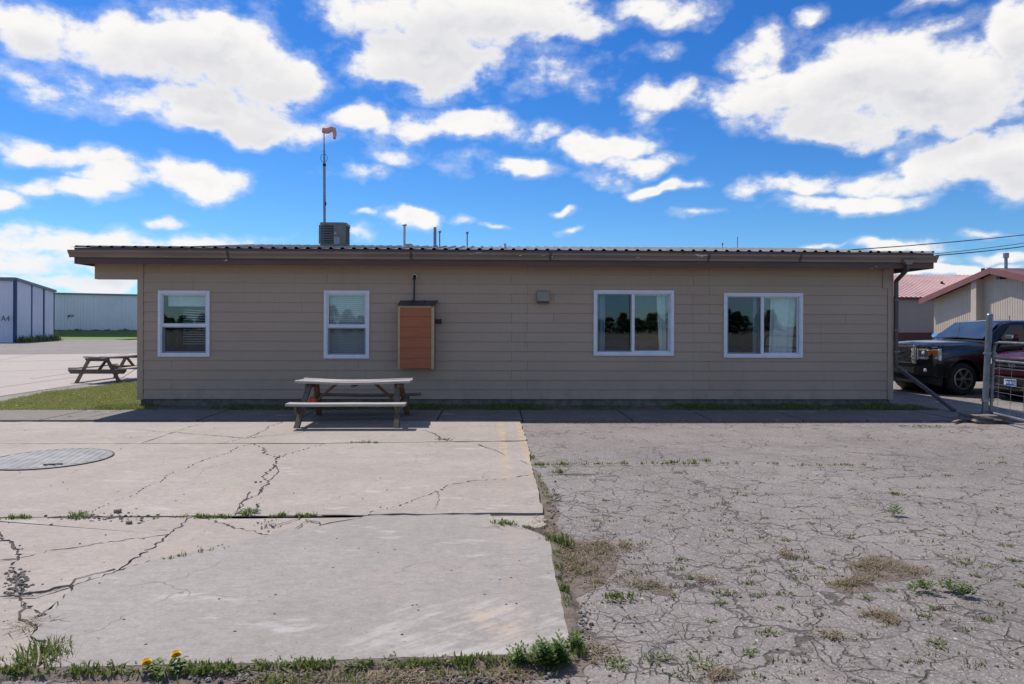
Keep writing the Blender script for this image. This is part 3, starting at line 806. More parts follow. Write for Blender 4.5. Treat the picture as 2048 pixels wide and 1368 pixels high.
# siding planks
EVEN = [344, 717, 1055, 1418]; ODD = [654, 1023, 1386]
CBL, CBR = W(287.5, 670, YW).x, W(1774, 670, YW).x
for r in range(14):
    z1 = ZB + (14 - r) * PITCH; z0 = z1 - PITCH
    sx = [W(p, 670, YW).x for p in (EVEN if r % 2 == 0 else ODD)]
    if r in (3, 5): sx.append(W(1107, 670, YW).x); sx.sort()
    if r == 5: sx.append(W(1690, 670, YW).x)
    xs = [CBL + .003] + sx + [CBR - .003]
    for i in range(len(xs) - 1):
        g_ = .0022; rects = subtract((xs[i] + g_, xs[i+1] - g_, z0 + .0007, z1 - .0006), HOLES); groups = []
        for q_ in rects:
            hit = [gq for gq in groups if any(min(q_[1], p_[1]) - max(q_[0], p_[0]) > -1e-5 and min(q_[3], p_[3]) - max(q_[2], p_[2]) > -1e-5 for p_ in gq)]
            ng = [q_]
            for gq in hit: ng += gq; groups.remove(gq)
            groups.append(ng)
        for gq in groups:
          mb = MB()
          jit = rnd.uniform(-.0012, .0012)
          xsu = sorted({v_ for q_ in gq for v_ in q_[:2]}); zsu = sorted({v_ for q_ in gq for v_ in q_[2:]}); idx = {}
          def vert(x_, z_):
            if (x_, z_) not in idx: idx[(x_, z_)] = len(mb.v); mb.v.append((x_, YW - .005 - .018 * (z1 - z_) / PITCH + jit, z_))
            return idx[(x_, z_)]
          edges = {}
          for ia in range(len(xsu) - 1):
            for ib in range(len(zsu) - 1):
                cx_, cz_ = (xsu[ia] + xsu[ia+1]) / 2, (zsu[ib] + zsu[ib+1]) / 2
                if not any(q_[0] < cx_ < q_[1] and q_[2] < cz_ < q_[3] for q_ in gq): continue
                f_ = (vert(xsu[ia], zsu[ib]), vert(xsu[ia+1], zsu[ib]), vert(xsu[ia+1], zsu[ib+1]), vert(xsu[ia], zsu[ib+1])); mb.f.append(f_)
                for e_ in range(4): k_ = (f_[e_], f_[(e_+1) % 4]); edges[k_] = 1
          back = {}
          for (e0_, e1_) in list(edges):
            if (e1_, e0_) in edges: continue
            for e_ in (e0_, e1_):
                if e_ not in back: back[e_] = len(mb.v); mb.v.append((mb.v[e_][0], YW - .001, mb.v[e_][2]))
            mb.f.append((e1_, e0_, back[e0_], back[e1_]))
          mb.build('siding_plank', 'siding', wall)
for (a, b) in ((XL, CBL), (CBR, XR)):
    mb = MB(); mb.box(a, b, YW - .028, YW - .0005, ZB - .012, ZT); mb.build('corner_board', 'siding', wall, bevel=.003)
mb = MB(); a = W(1766, 537, YW - .03); b = W(1786.5, 577, YW - .03); mb.box(a.x, b.x, YW - .036, YW - .0285, b.z, a.z); mb.build('trim_board', 'siding', wall, bevel=.002)
# foundation
fnd = MB(); fnd.box(XL + .06, XR - .05, YW + .02, YW + .2, -.05, ZB + .05); fo = fnd.build('foundation', 'found', bld)
x = XL + .3; k = 0
while x < XR - .5:
    L = .39; mb = MB(); mb.box(x, x + L - .012, YW + .004 + rnd.uniform(0, .012), YW + .02, -.05, ZB - .05 + rnd.uniform(-.02, .01)); mb.build('foundation_block', 'found', fo, bevel=.004); x += L; k += 1
mb = MB(); mb.box(XL + .07, XL + .30, YW - .002, YW + .019, -.03, ZB - .005); mb.build('corner_post', 'brown_metal', bld)
mb = MB(); a = W(190.5, 543, YW); mb.box(a.x, XL - .002, YW - .024, YW + .12, W(230, 558.5, YW).z, ZT + .06); mb.build('porch_beam', 'siding', bld, bevel=.004)

# roof
YE = 14.13                                   # eave
RXL, RXR = W(141, 500, YE).x, W(1869, 509, YE).x
ZE = W(1024, 499.5, YE).z
RIBP = .229
def roof_sheet(x0, x1, y0, z0, y1, z1, name, mat, parent, pitch=RIBP, hgt=.032):
    prof = []; x = x0
    while x < x1 - 1e-4:
        for dx_, h_ in ((0, 0), (pitch * .30, 0), (pitch * .42, hgt), (pitch * .58, hgt), (pitch * .70, 0)):
            if x + dx_ < x1: prof.append((x + dx_, h_))
        x += pitch
    prof.append((x1, 0)); n = len(prof); vs = []; t = .004
    for (px_, h_) in prof: vs.append((px_, y0, z0 + h_))
    for (px_, h_) in prof: vs.append((px_, y1, z1 + h_))
    for (px_, h_) in prof: vs.append((px_, y0, z0 + h_ - t))
    for (px_, h_) in prof: vs.append((px_, y1, z1 + h_ - t))
    fs = []
    for i in range(n - 1):
        fs += [(i, i+1, n+i+1, n+i), (2*n+i, 3*n+i, 3*n+i+1, 2*n+i+1), (i, 2*n+i, 2*n+i+1, i+1), (n+i, n+i+1, 3*n+i+1, 3*n+i)]
    mb = MB(); mb.add(vs, fs); return mb.build(name, mat, parent, fix=True)
MXL, MXR = W(497, 493, 17.7).x, W(1594, 500, 17.7).x
YR, ZR = 17.75, ZE + (17.75 - YE) * .1255
roof = roof_sheet(MXL, MXR, YE, ZE, YR, ZR, 'roof', 'roof', bld)
roof_sheet(RXL, MXL - .004, YE, ZE, YR, ZE + (YR - YE) * .096, 'roof_wing', 'roof', bld)
roof_sheet(MXR + .004, RXR, YE, ZE, YR, ZE + (YR - YE) * .096, 'roof_wing', 'roof', bld)
mb = MB(); mb.add([(RXL, YR, ZE + .33), (RXR, YR, ZE + .33), (RXR, YB + .5, ZE - .1), (RXL, YB + .5, ZE - .1)], [(0,1,2,3)]); mb.build('back_roof', 'roof', bld)
mb = MB(); mb.add([(MXL, YR + .01, ZR - .004), (MXR, YR + .01, ZR - .004), (MXR, YB + .5, ZE - .05), (MXL, YB + .5, ZE - .05)], [(0,1,2,3)]); mb.build('back_roof', 'roof', bld)
for xx in (MXL, MXR):
    mb = MB(); mb.prism([(YE + .3, ZE + .01), (YR, ZR - .01), (YB, ZE)], xx - .008, xx + .008, 'x'); mb.build('gable_end', 'fascia', roof)
# deck edge / soffit / fascia
FXL, FXR = W(148.5, 520, YE).x, W(1867.5, 525, YE).x
ZF0, ZF1 = W(1024, 532.5, YE).z, W(1024, 514, YE).z
mb = MB(); mb.box(FXL, FXR, YE - .002, YE + .036, ZF0, ZE - .012); mb.build('fascia', 'fascia', bld, bevel=.003)
mb = MB(); mb.add([(FXL + .03, YE + .037, ZE - .014), (FXR - .03, YE + .037, ZE - .014), (FXR - .03, YW + .1, ZE + .03), (FXL + .03, YW + .1, ZE + .03)], [(0,1,2,3)]); mb.build('roof_deck', 'dark_backing', bld)
mb = MB(); mb.box(FXL + .03, FXR - .03, YE + .037, YW - .001, ZF0 + .055, ZF0 + .075); mb.build('soffit', 'fascia', bld)
mb = MB(); mb.box(FXL, FXL + .035, YE + .037, YB, ZF0, ZE - .02); mb.build('rake_board', 'fascia', bld)
mb = MB(); mb.box(FXR - .035, FXR, YE + .037, YB, ZF0, ZE - .02); mb.build('rake_board', 'fascia', bld)
# K-style gutter
GXL, GXR = W(135.5, 505, YE - .1).x, W(1877, 515, YE - .1).x
GZ1, GZ0 = W(1024, 505.5, YE - .1).z, W(1024, 519.5, YE - .1).z
gh = GZ1 - GZ0
prof = [(-.004, GZ1), (-.004, GZ0), (-.055, GZ0), (-.062, GZ0 + gh * .30), (-.085, GZ0 + gh * .52), (-.112, GZ0 + gh * .70), (-.114, GZ1 - .012), (-.120, GZ1 - .012), (-.120, GZ1), (-.102, GZ1), (-.102, GZ1 - .01), (-.078, GZ0 + gh * .58), (-.055, GZ0 + gh * .33), (-.050, GZ0 + .006), (-.008, GZ0 + .006), (-.008, GZ1)]
xs = [GXL] + [W(p, 510, YE - .1).x for p in (455, 822, 1101, 1418, 1602)] + [GXR]
gutter = None
for i in range(len(xs) - 1):
    mb = MB(); dz_ = rnd.uniform(-.004, .004)
    mb.prism([(YE + p[0], p[1] + dz_) for p in prof], xs[i] + .001, xs[i+1] - .001, 'x')
    o = mb.build('gutter', 'gutter', bld, smooth=True, sharp=25)
    gutter = gutter or o
    for e, xx in (((0, xs[i]),) if i else ()):
        mb = MB(); mb.prism([(YE + p[0] * 1.04 - .001, GZ0 + (p[1] - GZ0) * 1.02 - .002 + dz_) for p in prof[:9] + [(-.02, GZ1)]], xx - .025, xx + .025, 'x'); mb.build('gutter_joint', 'brown_metal', o)
for xx in (GXL + .001, GXR - .001):
    mb = MB(); mb.prism([(YE + p[0], p[1]) for p in prof[:9]], xx - .002, xx + .002, 'x'); mb.build('gutter_end', 'gutter', bld)
# outlet and downspout at the right corner
ds = MB()
oxs = W(1815, 528, YE - .06)
ds.prism([(oxs.x - .13, GZ0 + .05), (oxs.x + .13, GZ0 + .05), (oxs.x + .045, GZ0 - .05), (oxs.x - .045, GZ0 - .05)], YE - .122, YE - .01, 'y')
wx = W(1789.5, 600, YW - .05).x
zz = W(1790, 562, YW - .05).z; zb = W(1790, 733, YW - .05).z
dsp = ds.build('downspout', 'gutter', bld, bevel=.004)
pp = [(oxs.x, YE - .065, GZ0 - .04), (oxs.x, YE - .065, GZ0 - .14), (wx + .03, YW - .05, zz), (wx + .03, YW - .05, zb), ]
mb = MB()
for i in range(len(pp) - 1): mb.bar(pp[i], pp[i+1], .075, .06, up=(0, 1, .01))
mb.build('pipe', 'brown_metal', dsp, bevel=.006)
ge = G(1910, 822, .03)
mb = MB(); mb.bar((wx + .03, YW - .05, zb + .01), ge, .085, .065); mb.build('pipe_extension', 'brown_metal', dsp, bevel=.006)
for zc in (W(1790, 600, YW).z, W(1790, 660, YW).z, W(1790, 703, YW).z):
    mb = MB(); mb.box(wx - .02, wx + .08, YW - .092, YW - .02, zc - .012, zc + .012); mb.build('pipe_strap', 'gutter', dsp)

# windows
def rect_ring(mb, x0, x1, z0, z1, t, y0, y1, ts=None):
    ts = ts or (t, t, t, t)                 # left right bottom top
    mb.box(x0, x0 + ts[0], y0, y1, z0, z1); mb.box(x1 - ts[1], x1, y0, y1, z0, z1)
    mb.box(x0 + ts[0] + .0004, x1 - ts[1] - .0004, y0, y1, z0, z0 + ts[2]); mb.box(x0 + ts[0] + .0004, x1 - ts[1] - .0004, y0, y1, z1 - ts[3], z1)
win_objs = []
for wi, (x0, x1, z0, z1) in enumerate(WR):
    kind = WINS[wi][4]
    mb = MB(); rect_ring(mb, x0, x1, z0, z1, .06, YW - .05, YW + .03)
    wob = mb.build('window', 'white_vinyl', bld, bevel=.004)
    mb = MB(); rect_ring(mb, x0 + .056, x1 - .056, z0 + .056, z1 - .056, .022, YW - .036, YW + .06); mb.build('frame', 'white_vinyl', wob, bevel=.002)
    ix0, ix1, iz0, iz1 = x0 + .074, x1 - .074, z0 + .074, z1 - .074
    def sash(a, b, c, d, t, y, mat, gmat, nm='sash'):
        m_ = MB(); rect_ring(m_, a, b, c, d, t, y, y + .03); so = m_.build(nm, mat, wob, bevel=.002)
        m_ = MB(); m_.add([(a + t - .004, y + .016, c + t - .004), (b - t + .004, y + .016, c + t - .004), (b - t + .004, y + .016, d - t + .004), (a + t - .004, y + .016, d - t + .004)], [(0,1,2,3)]); go_ = m_.build('pane', gmat, wob)
        return so
    if kind == 'hung':
        zm = iz0 + (iz1 - iz0) * .475
        sash(ix0, ix1, zm - .02, iz1, .026, YW - .012, 'white_vinyl', 'glass')
        sash(ix0 + .004, ix1 - .004, iz0, zm + .02, .034, YW + .022, 'white_vinyl', 'glass')
        m_ = MB(); m_.box(ix0, ix1, YW - .022, YW - .0125, zm - .035, zm + .035); m_.build('meeting_rail', 'white_vinyl', wob, bevel=.003)
        m_ = MB(); rect_ring(m_, ix0 + .006, ix1 - .006, iz0 + .004, zm - .037, .018, YW - .008, YW + .004); m_.build('screen_frame', 'screen_frame', wob, bevel=.001)
        m_ = MB(); m_.add([(ix0 + .02, YW - .002, iz0 + .02), (ix1 - .02, YW - .002, iz0 + .02), (ix1 - .02, YW - .002, zm - .05), (ix0 + .02, YW - .002, zm - .05)], [(0,1,2,3)]); m_.build('insect_screen', 'screen', wob)
    else:
        xm = ix0 + (ix1 - ix0) * .495
        sash(xm - .02, ix1, iz0, iz1, .030, YW + .022, 'white_vinyl', 'glass')
        sash(ix0, xm + .02, iz0, iz1, .030, YW + .022 + .034, 'white_vinyl', 'glass')
        m_ = MB(); m_.box(xm - .032, xm + .03, YW - .012, YW + .0215, iz0, iz1); m_.build('meeting_rail', 'white_vinyl', wob, bevel=.003)
        m_ = MB(); rect_ring(m_, ix0 + .004, xm - .036, iz0 + .004, iz1 - .004, .02, YW - .006, YW + .008); m_.build('screen_frame', 'screen_frame', wob, bevel=.001)
        m_ = MB(); m_.add([(ix0 + .022, YW, iz0 + .022), (xm - .05, YW, iz0 + .022), (xm - .05, YW, iz1 - .022), (ix0 + .022, YW, iz1 - .022)], [(0,1,2,3)]); m_.build('insect_screen', 'screen', wob)
        for zl in (.18, .86):
            m_ = MB(); m_.box(ix0 + .001, ix0 + .016, YW - .016, YW - .0065, iz0 + (iz1 - iz0) * zl, iz0 + (iz1 - iz0) * zl + .04); m_.build('latch', 'dark_metal', wob)
    win_objs.append((wob, ix0, ix1, iz0, iz1))
# rooms behind the windows
def curtain(x0, x1, z0, z1, y, folds, parent, flare=0.0, amp=.03, x0b=None, x1b=None):
    nx, nz = folds * 8, 8; vs = []; x0b = x0 if x0b is None else x0b; x1b = x1 if x1b is None else x1b
    for j in range(nz + 1):
        t = j / nz
        for i in range(nx + 1):
            u = i / nx; a0 = x0 + (x0b - x0) * t; a1 = x1 + (x1b - x1) * t
            vs.append((a0 + (a1 - a0) * u, y + amp * math.sin(u * folds * 2 * math.pi) * (.5 + .5 * t) + .01 * math.sin(u * 31), z1 + (z0 - z1) * t))
    fs = [(j*(nx+1)+i, j*(nx+1)+i+1, (j+1)*(nx+1)+i+1, (j+1)*(nx+1)+i) for j in range(nz) for i in range(nx)]
    m_ = MB(); m_.add(vs, fs); return m_.build('curtain', 'white_fabric', parent, smooth=True, sharp=80, fix=False)
zfl = .25
for k, (ra, rb) in enumerate(((XL + .15, -4.8), (-4.75, -1.2), (-1.15, 4.1), (4.15, XR - .15))):
    m_ = MB(); yy = 18.6
    m_.add([(ra, YW + .112, zfl), (rb, YW + .112, zfl), (rb, yy, zfl), (ra, yy, zfl), (ra, YW + .112, ZT), (rb, YW + .112, ZT), (rb, yy, ZT), (ra, yy, ZT)], [(0,1,2,3), (4,7,6,5), (2,6,7,3), (0,3,7,4), (1,5,6,2)])
    m_.build('room', 'interior', bld, fix=False)
w0, ix0, ix1, iz0, iz1 = win_objs[0]
hh = iz1 - iz0; ww = ix1 - ix0
m_ = MB(); m_.box(ix0 + ww * .08, ix1 + .02, YW + .10, YW + .13, iz1 - hh * .205, iz1 + .02); m_.build('roller_shade', 'white_fabric', w0)
for k in range(15):
    zz_ = iz1 - hh * (.27 + k * .0415); m_ = MB()
    tl = .05 * max(0, 1 - k / 7)
    m_.bar((ix0 + ww * .31, YW + .34, zz_ + tl * .3), (ix1 + .12, YW + .34, zz_ - tl * .6), .022, .014); m_.build('blind_slat', 'blind', w0)
m_ = MB(); m_.box(ix0 + ww * .3, ix1 + .2, YW + .5, YW + .52, iz0, iz1); m_.build('backdrop_panel', 'interior_dark', w0)
m_ = MB(); m_.tube([(ix0 + ww * .14, YW + .4, iz0 + hh * .05), (ix0 + ww * .14, YW + .4, iz0 + hh * .6)], [.06, .045], 10); m_.build('lamp_stand', 'interior_dark', w0, smooth=True)
w1, ix0, ix1, iz0, iz1 = win_objs[1]
n = 30
for k in range(n):
    zz_ = iz1 - (iz1 - iz0) * (k + .5) / n; m_ = MB()
    m_.add([(ix0 + .02, YW + .085, zz_ + .018), (ix1 - .01, YW + .085, zz_ + .018), (ix1 - .01, YW + .10, zz_ - .021), (ix0 + .02, YW + .10, zz_ - .021)], [(0,1,2,3)]); m_.build('blind_slat', 'blind', w1, fix=False)
for xx in (.2, .8):
    m_ = MB(); m_.box(ix0 + (ix1 - ix0) * xx - .003, ix0 + (ix1 - ix0) * xx + .003, YW + .078, YW + .081, iz0, iz1); m_.build('blind_cord', 'blind', w1)
w2, ix0, ix1, iz0, iz1 = win_objs[2]
ww = ix1 - ix0
curtain(ix0 - .05, ix0 + ww * .13, iz0 - .2, iz1 + .1, YW + .2, 3, w2)
curtain(ix1 - ww * .16, ix1 + .06, iz0 - .2, iz1 + .1, YW + .2, 3, w2, x0b=ix1 - ww * .11)
m_ = MB(); m_.box(ix0 + ww * .04, ix0 + ww * .15, YW + .5, YW + .6, iz0 + .62, iz0 + .74); m_.box(ix0 + ww * .3, ix0 + ww * .4, YW + 2.8, YW + 3.0, 1.0, 2.4); m_.build('shelf_item', 'white_fabric', w2)
m_ = MB(); m_.box(ix0 - .3, ix1 + .3, YW + 1.0, YW + 1.6, zfl + .01, 1.35); m_.build('desk', 'interior_dark', w2)
w3, ix0, ix1, iz0, iz1 = win_objs[3]
ww = ix1 - ix0
curtain(ix0 - .05, ix0 + ww * .07, iz0 - .2, iz1 + .1, YW + .2, 2, w3)
curtain(ix0 + ww * .41, ix0 + ww * .5, iz0 - .2, iz1 + .1, YW + .2, 2, w3)
curtain(ix0 + ww * .66, ix1 + .03, iz0 - .2, iz1 + .1, YW + .18, 4, w3, x0b=ix0 + ww * .63, x1b=ix0 + ww * .95)
m_ = MB(); m_.box(ix0 - .2, ix1 + .2, YW + .9, YW + 1.5, zfl + .01, 1.2); m_.build('desk', 'interior_dark', w3)

# vent hood on the wall
v0 = W(1073.5, 581, YW - .03); v1 = W(1098.5, 607, YW - .03)
m_ = MB(); m_.prism([(YW - .012, v0.z), (YW - .07, v0.z - .015), (YW - .125, v1.z + .055), (YW - .125, v1.z + .045), (YW - .012, v1.z + .045)], v0.x, v1.x, 'x')
vh = m_.build('vent_hood', 'vent_paint', bld, bevel=.006)
m_ = MB(); m_.box(v0.x + .01, v1.x - .01, YW - .095, YW - .018, v1.z, v1.z + .044); m_.build('vent_flap', 'brown_metal', vh)

# roof pipes (parts of the building)
def rz(y): return ZE + (y - YE) * .1255
def vpipe(px, py_top, y, rad, mat, name='vent_pipe', flash=True):
    p = W(px, py_top, y); m_ = MB(); m_.tube([(p.x, y, rz(y) - .05), (p.x, y, p.z)], rad, 12); o = m_.build(name, mat, bld, smooth=True)
    if flash: q = MB(); q.lathe([(rad * 2.2, rz(y) - .02), (rad * 1.6, rz(y) + .035), (rad * 1.08, rz(y) + .08)], 12, c=(p.x, y, 0)); q.build('pipe_flashing', mat, o, smooth=True)
    return o, p
o, p = vpipe(809, 452, 15.6, .026, 'pvc')
q = MB(); q.lathe([(.022, p.z), (.05, p.z + .004), (.052, p.z + .03), (.03, p.z + .05), (.004, p.z + .055)], 12, c=(p.x, 15.6, 0)); q.build('pipe_cap', 'pvc', o, smooth=True)
q = MB(); a = W(811, 489, 15.6); q.tube([(a.x, 15.6, a.z), (a.x + .12, 15.6, a.z + .005), (a.x + .155, 15.6, a.z - .02), (a.x + .17, 15.6, a.z - .12)], .024, 10); q.build('pipe_elbow', 'pvc', o, smooth=True)
vpipe(870, 454.5, 15.7, .033, 'grey_metal')
vpipe(1010, 487, 15.3, .026, 'pvc')

# ------------------------------------------------------------------ things on the roof
def ac_unit():
    y0 = 15.55; sc = FPX / (y0 * 1.0)
    xl = W(637.5, 470, y0).x; xr = W(695.5, 470, y0 + .2).x; zt = W(660, 444.5, y0).z; z0 = rz(y0) + .03; wd = xr - xl
    root = empty('air_conditioner', (xl + wd / 2, y0 + wd / 2, z0), label='dark grey boxy air conditioner condenser on the metal roof', cat='air conditioner')
    hgt = zt - z0; hw = wd / 2
    def rbox(h, rad, lo, hi, seg=5):
        pts = []
        for cx_, cy_, a0 in ((h - rad, h - rad, 0), (-h + rad, h - rad, 90), (-h + rad, -h + rad, 180), (h - rad, -h + rad, 270)):
            for k in range(seg + 1): a = R(a0 + 90 * k / seg); pts.append((cx_ + rad * math.cos(a), cy_ + rad * math.sin(a)))
        return pts
    m_ = MB(); m_.prism(rbox(hw - .018, .10, 0, 0), .04, hgt - .05); m_.build('coil', 'black_hole', root)
    m_ = MB(); m_.prism(rbox(hw, .11, 0, 0), hgt - .06, hgt); m_.prism(rbox(hw, .11, 0, 0), -.02, .05); m_.build('cover', 'ac_paint', root, smooth=True, sharp=40)
    m_ = MB(); m_.box(.03, .225, -hw, -hw + .012, .051, hgt - .061)
    for k in range(6):
        a = R(-90 + 90 * k / 6 * .75); b = R(-90 + 90 * (k + 1) / 6 * .75); rr_ = .11; cx_ = hw - rr_; cy_ = -hw + rr_
        pa = (cx_ + rr_ * math.cos(a), cy_ + rr_ * math.sin(a)); pb = (cx_ + rr_ * math.cos(b), cy_ + rr_ * math.sin(b))
        m_.add([(pa[0], pa[1], .051), (pb[0], pb[1], .051), (pb[0], pb[1], hgt - .061), (pa[0], pa[1], hgt - .061)], [(0,1,2,3)])
    m_.build('corner_panel', 'ac_paint', root, smooth=True, sharp=40)
    m_ = MB(); m_.box(-hw + .0, -hw + .05, -hw + .002, -hw + .02, .051, hgt - .061); m_.build('corner_post', 'ac_paint', root)
    for k in range(11):
        z_ = .06 + (hgt - .13) * k / 10.5
        m_ = MB(); m_.add([(-hw + .05, -hw + .004, z_), (.03, -hw + .004, z_), (.03, -hw + .022, z_ + .03), (-hw + .05, -hw + .022, z_ + .03)], [(0,1,2,3)]); m_.build('louvre_slat', 'ac_paint', root, fix=False)
        m_ = MB(); m_.add([(hw - .002, -hw + .10, z_), (hw - .002, hw - .08, z_), (hw - .02, hw - .08, z_ + .03), (hw - .02, -hw + .10, z_ + .03)], [(0,1,2,3)]); m_.build('louvre_slat', 'ac_paint', root, fix=False)
    m_ = MB(); m_.box(.035, .165, -hw - .008, -hw - .001, .04, hgt * .38); m_.build('service_panel', 'ac_panel', root, bevel=.003)
    m_ = MB(); m_.box(.045, .085, -hw - .003, -hw - .001, hgt * .52, hgt * .56); m_.build('rating_tag', 'white_tag', root)
    m_ = MB(); m_.lathe([(.02, hgt + .012), (hw - .1, hgt + .012), (hw - .07, hgt + .001)], 24); m_.build('fan_guard', 'dark_metal', root, smooth=True)
ac_unit()

def windsock():
    y = 17.9; b = W(649.5, 470, y); top = W(648, 262, y)
    root = empty('windsock', (b.x, y, rz(17.7)), label='faded orange windsock drooping from a tall thin pole', cat='windsock')
    def L(px, py, yy=y): q = W(px, py, yy); return (q.x - b.x, yy - y, q.z - rz(17.7))
    m_ = MB(); m_.tube([(0, 0, -.25), L(648.6, 330)], .034, 10); m_.tube([L(648.6, 331), L(648.3, 300)], .026, 8); m_.build('pole', 'steel', root, smooth=True)
    m_ = MB(); m_.tube([L(648.3, 305), L(648, 262)], .012, 8); m_.build('upper_rod', 'dark_metal', root, smooth=True)
    m_ = MB(); m_.tube([L(648.7, 327), L(648.7, 333)], .042, 8); m_.tube([L(650.4, 404), L(650.4, 411)], .03, 8); m_.build('clamp', 'dark_metal', root)
    c = L(648, 316); m_ = MB(); pts = [(c[0] + .085 * math.cos(a), c[1], c[2] + .11 * math.sin(a)) for a in [2 * math.pi * k / 20 for k in range(21)]]
    m_.tube(pts, .006, 6, cap=False); m_.build('guard_ring', 'dark_metal', root, smooth=True)
    path = [L(644.5, 260), L(649, 260.5), L(655, 261), L(660, 259.5), L(664, 257), L(667, 258.5), L(669, 264), L(669.5, 270), L(669, 277)]
    path = [(p[0], p[1] + .02 * math.sin(i * 1.3), p[2]) for i, p in enumerate(path)]
    rad = [.066, .074, .078, .074, .058, .062, .052, .046, .033]
    m_ = MB(); m_.tube(path, rad, 14, cap=False); m_.build('sock', 'sock', root, smooth=True, sharp=70, fix=False)
    m_ = MB(); m_.tube([path[-1], (path[-1][0] - .002, path[-1][1], path[-1][2] - .01)], .033, 12); m_.build('sock_hem', 'dark_metal', root)
windsock()
def antenna(px, ptop, y, rad, label, tip):
    p = W(px, ptop, y); z0 = rz(17.7) - .1; root = empty('antenna', (p.x, y, z0), label=label, cat='antenna', group='thin rods on the roof')
    m_ = MB(); m_.tube([(0, 0, 0), (0, 0, p.z - z0)], rad, 7); m_.build('rod', 'dark_metal', root, smooth=True)
    if tip: m_ = MB(); m_.lathe([(rad, p.z - z0 - .07), (rad * 2.6, p.z - z0 - .05), (rad * 2.6, p.z - z0 - .01), (rad, p.z - z0)], 10); m_.build('tip', 'steel', root, smooth=True)
antenna(879.5, 461, 18.2, .014, 'thin dark roof rod right beside the grey vent pipe', True)
antenna(934.5, 463, 18.2, .014, 'lone thin dark roof rod midway along the roof', True)
antenna(1445, 485, 18.4, .008, 'short thin whip on the roof right of center', True)
antenna(1475, 473.5, 18.4, .008, 'taller thin whip standing on the roof above the right windows', False)

# overhead service cables
for (pa, pb, ya, yb, rad, lab) in [((1640, 503.5), (2230, 447), 20, 26, .016, 'topmost of the overhead cables reaching the roof from the right'),
                             ((1866, 508), (2230, 452), 19, 26, .010, 'thin middle overhead cable at the right roof corner'),
                             ((1872, 511), (2230, 462), 19, 26, .016, 'lowest thick overhead cable at the right roof corner')]:
    A, B = W(*pa, ya), W(*pb, yb); pts = []
    for k in range(25):
        t = k / 24; q = A.lerp(B, t); q.z -= .10 * 4 * t * (1 - t); pts.append(q)
    m_ = MB(); m_.tube(pts, rad, 6); o = m_.build('overhead_cable', 'wire', None, smooth=True); tag(o, lab, 'cable', 'overhead cables')

# ------------------------------------------------------------------ wooden cabinet on the wall
def cabinet():
    yf = YW - .34
    a = W(796, 612, yf); b = W(868, 737, yf); x0, x1, z1, z0 = a.x, b.x, a.z, b.z
    root = empty('wall_cabinet', (x0, YW, z0), label='orange brown wooden cabinet box with metal roof mounted on the siding', cat='cabinet')
    wd, hg = x1 - x0, z1 - z0; d = -.34
    m_ = MB(); m_.box(.03, wd - .03, d + .02, -.024, .0, hg); m_.build('body', 'orange_panel', root)
    for k in range(6):
        za, zb_ = hg * k / 6 + .002, hg * (k + 1) / 6 - .0025
        if k == 5: zb_ = hg - .035
        m_ = MB(); m_.add([(.032, d + .001, za), (wd - .032, d + .001, za), (wd - .032, d + .011, zb_), (.032, d + .011, zb_), (.032, d + .019, za), (wd - .032, d + .019, za), (wd - .032, d + .019, zb_), (.032, d + .019, zb_)], [(0,1,2,3), (0,4,5,1), (1,5,6,2), (2,6,7,3), (3,7,4,0)]); m_.build('front_board', 'orange_panel', root)
    for (p, q) in ((0, .042), (wd - .055, wd)):
        m_ = MB(); m_.box(p, q, d - .006, d + .035, -.012, hg); m_.build('corner_batten', 'pine', root, bevel=.003)
    m_ = MB(); m_.box(.0305, wd - .0305, d - .006, d + .018, hg - .032, hg); m_.build('top_batten', 'pine', root, bevel=.003)
    m_ = MB(); m_.box(wd - .028, wd + .004, d + .037, -.024, -.008, hg); m_.build('side_panel', 'tan_wood', root)
    # little lean-to roof of metal strips
    n = 3; zr0, zr1 = hg + .008, hg + .115
    for k in range(n):
        xa = -.012 + (wd + .034) * k / n; xb = -.012 + (wd + .034) * (k + 1) / n
        m_ = MB(); m_.add([(xa, d - .035, zr0), (xb - .006, d - .035, zr0), (xb + .018, -.022, zr1), (xa + .024, -.022, zr1), (xa, d - .035, zr0 + .01), (xb - .006, d - .035, zr0 + .01), (xb + .018, -.022, zr1 + .01), (xa + .024, -.022, zr1 + .01)], [(0,1,2,3), (4,7,6,5), (0,4,5,1), (1,5,6,2), (2,6,7,3), (3,7,4,0)]); ro = m_.build('roof_strip', 'brown_metal', root, bevel=.002)
        m_ = MB(); m_.bar((xb - .003, d - .036, zr0 + .014), (xb + .021, -.023, zr1 + .014), .014, .014); m_.build('roof_rib', 'brown_metal', root)
    f = W(829.5, 554, YW - .03); cx_, cz_ = f.x - x0, f.z - z0
    m_ = MB(); m_.lathe([(.034, -.024), (.034, -.05), (.064, -.05), (.066, -.036), (.066, -.024)], 20, 'y', (cx_, 0, cz_)); m_.build('pipe_flange', 'pvc', root, smooth=True, sharp=40)
    m_ = MB(); m_.tube([(cx_, -.02, cz_), (cx_, -.085, cz_ + .004), (cx_, -.10, cz_ - .02), (cx_, -.10, cz_ - .06)], .036, 12); m_.tube([(cx_, -.10, cz_ - .05), (cx_ - .006, -.10, zr1 - .08)], .018, 10); m_.build('vent_pipe', 'dark_metal', root, smooth=True)
    s_ = W(873, 643, YW - .18); sx, sz = s_.x - x0, s_.z - z0
    m_ = MB(); m_.tube([(wd - .02, -.17, sz), (wd + .105, -.17, sz)], .046, 14); m_.tube([(wd + .09, -.17, sz), (wd + .135, -.17, sz - .0)], .05, 14); m_.build('side_pipe', 'dark_metal', root, smooth=True, sharp=40)
cabinet()

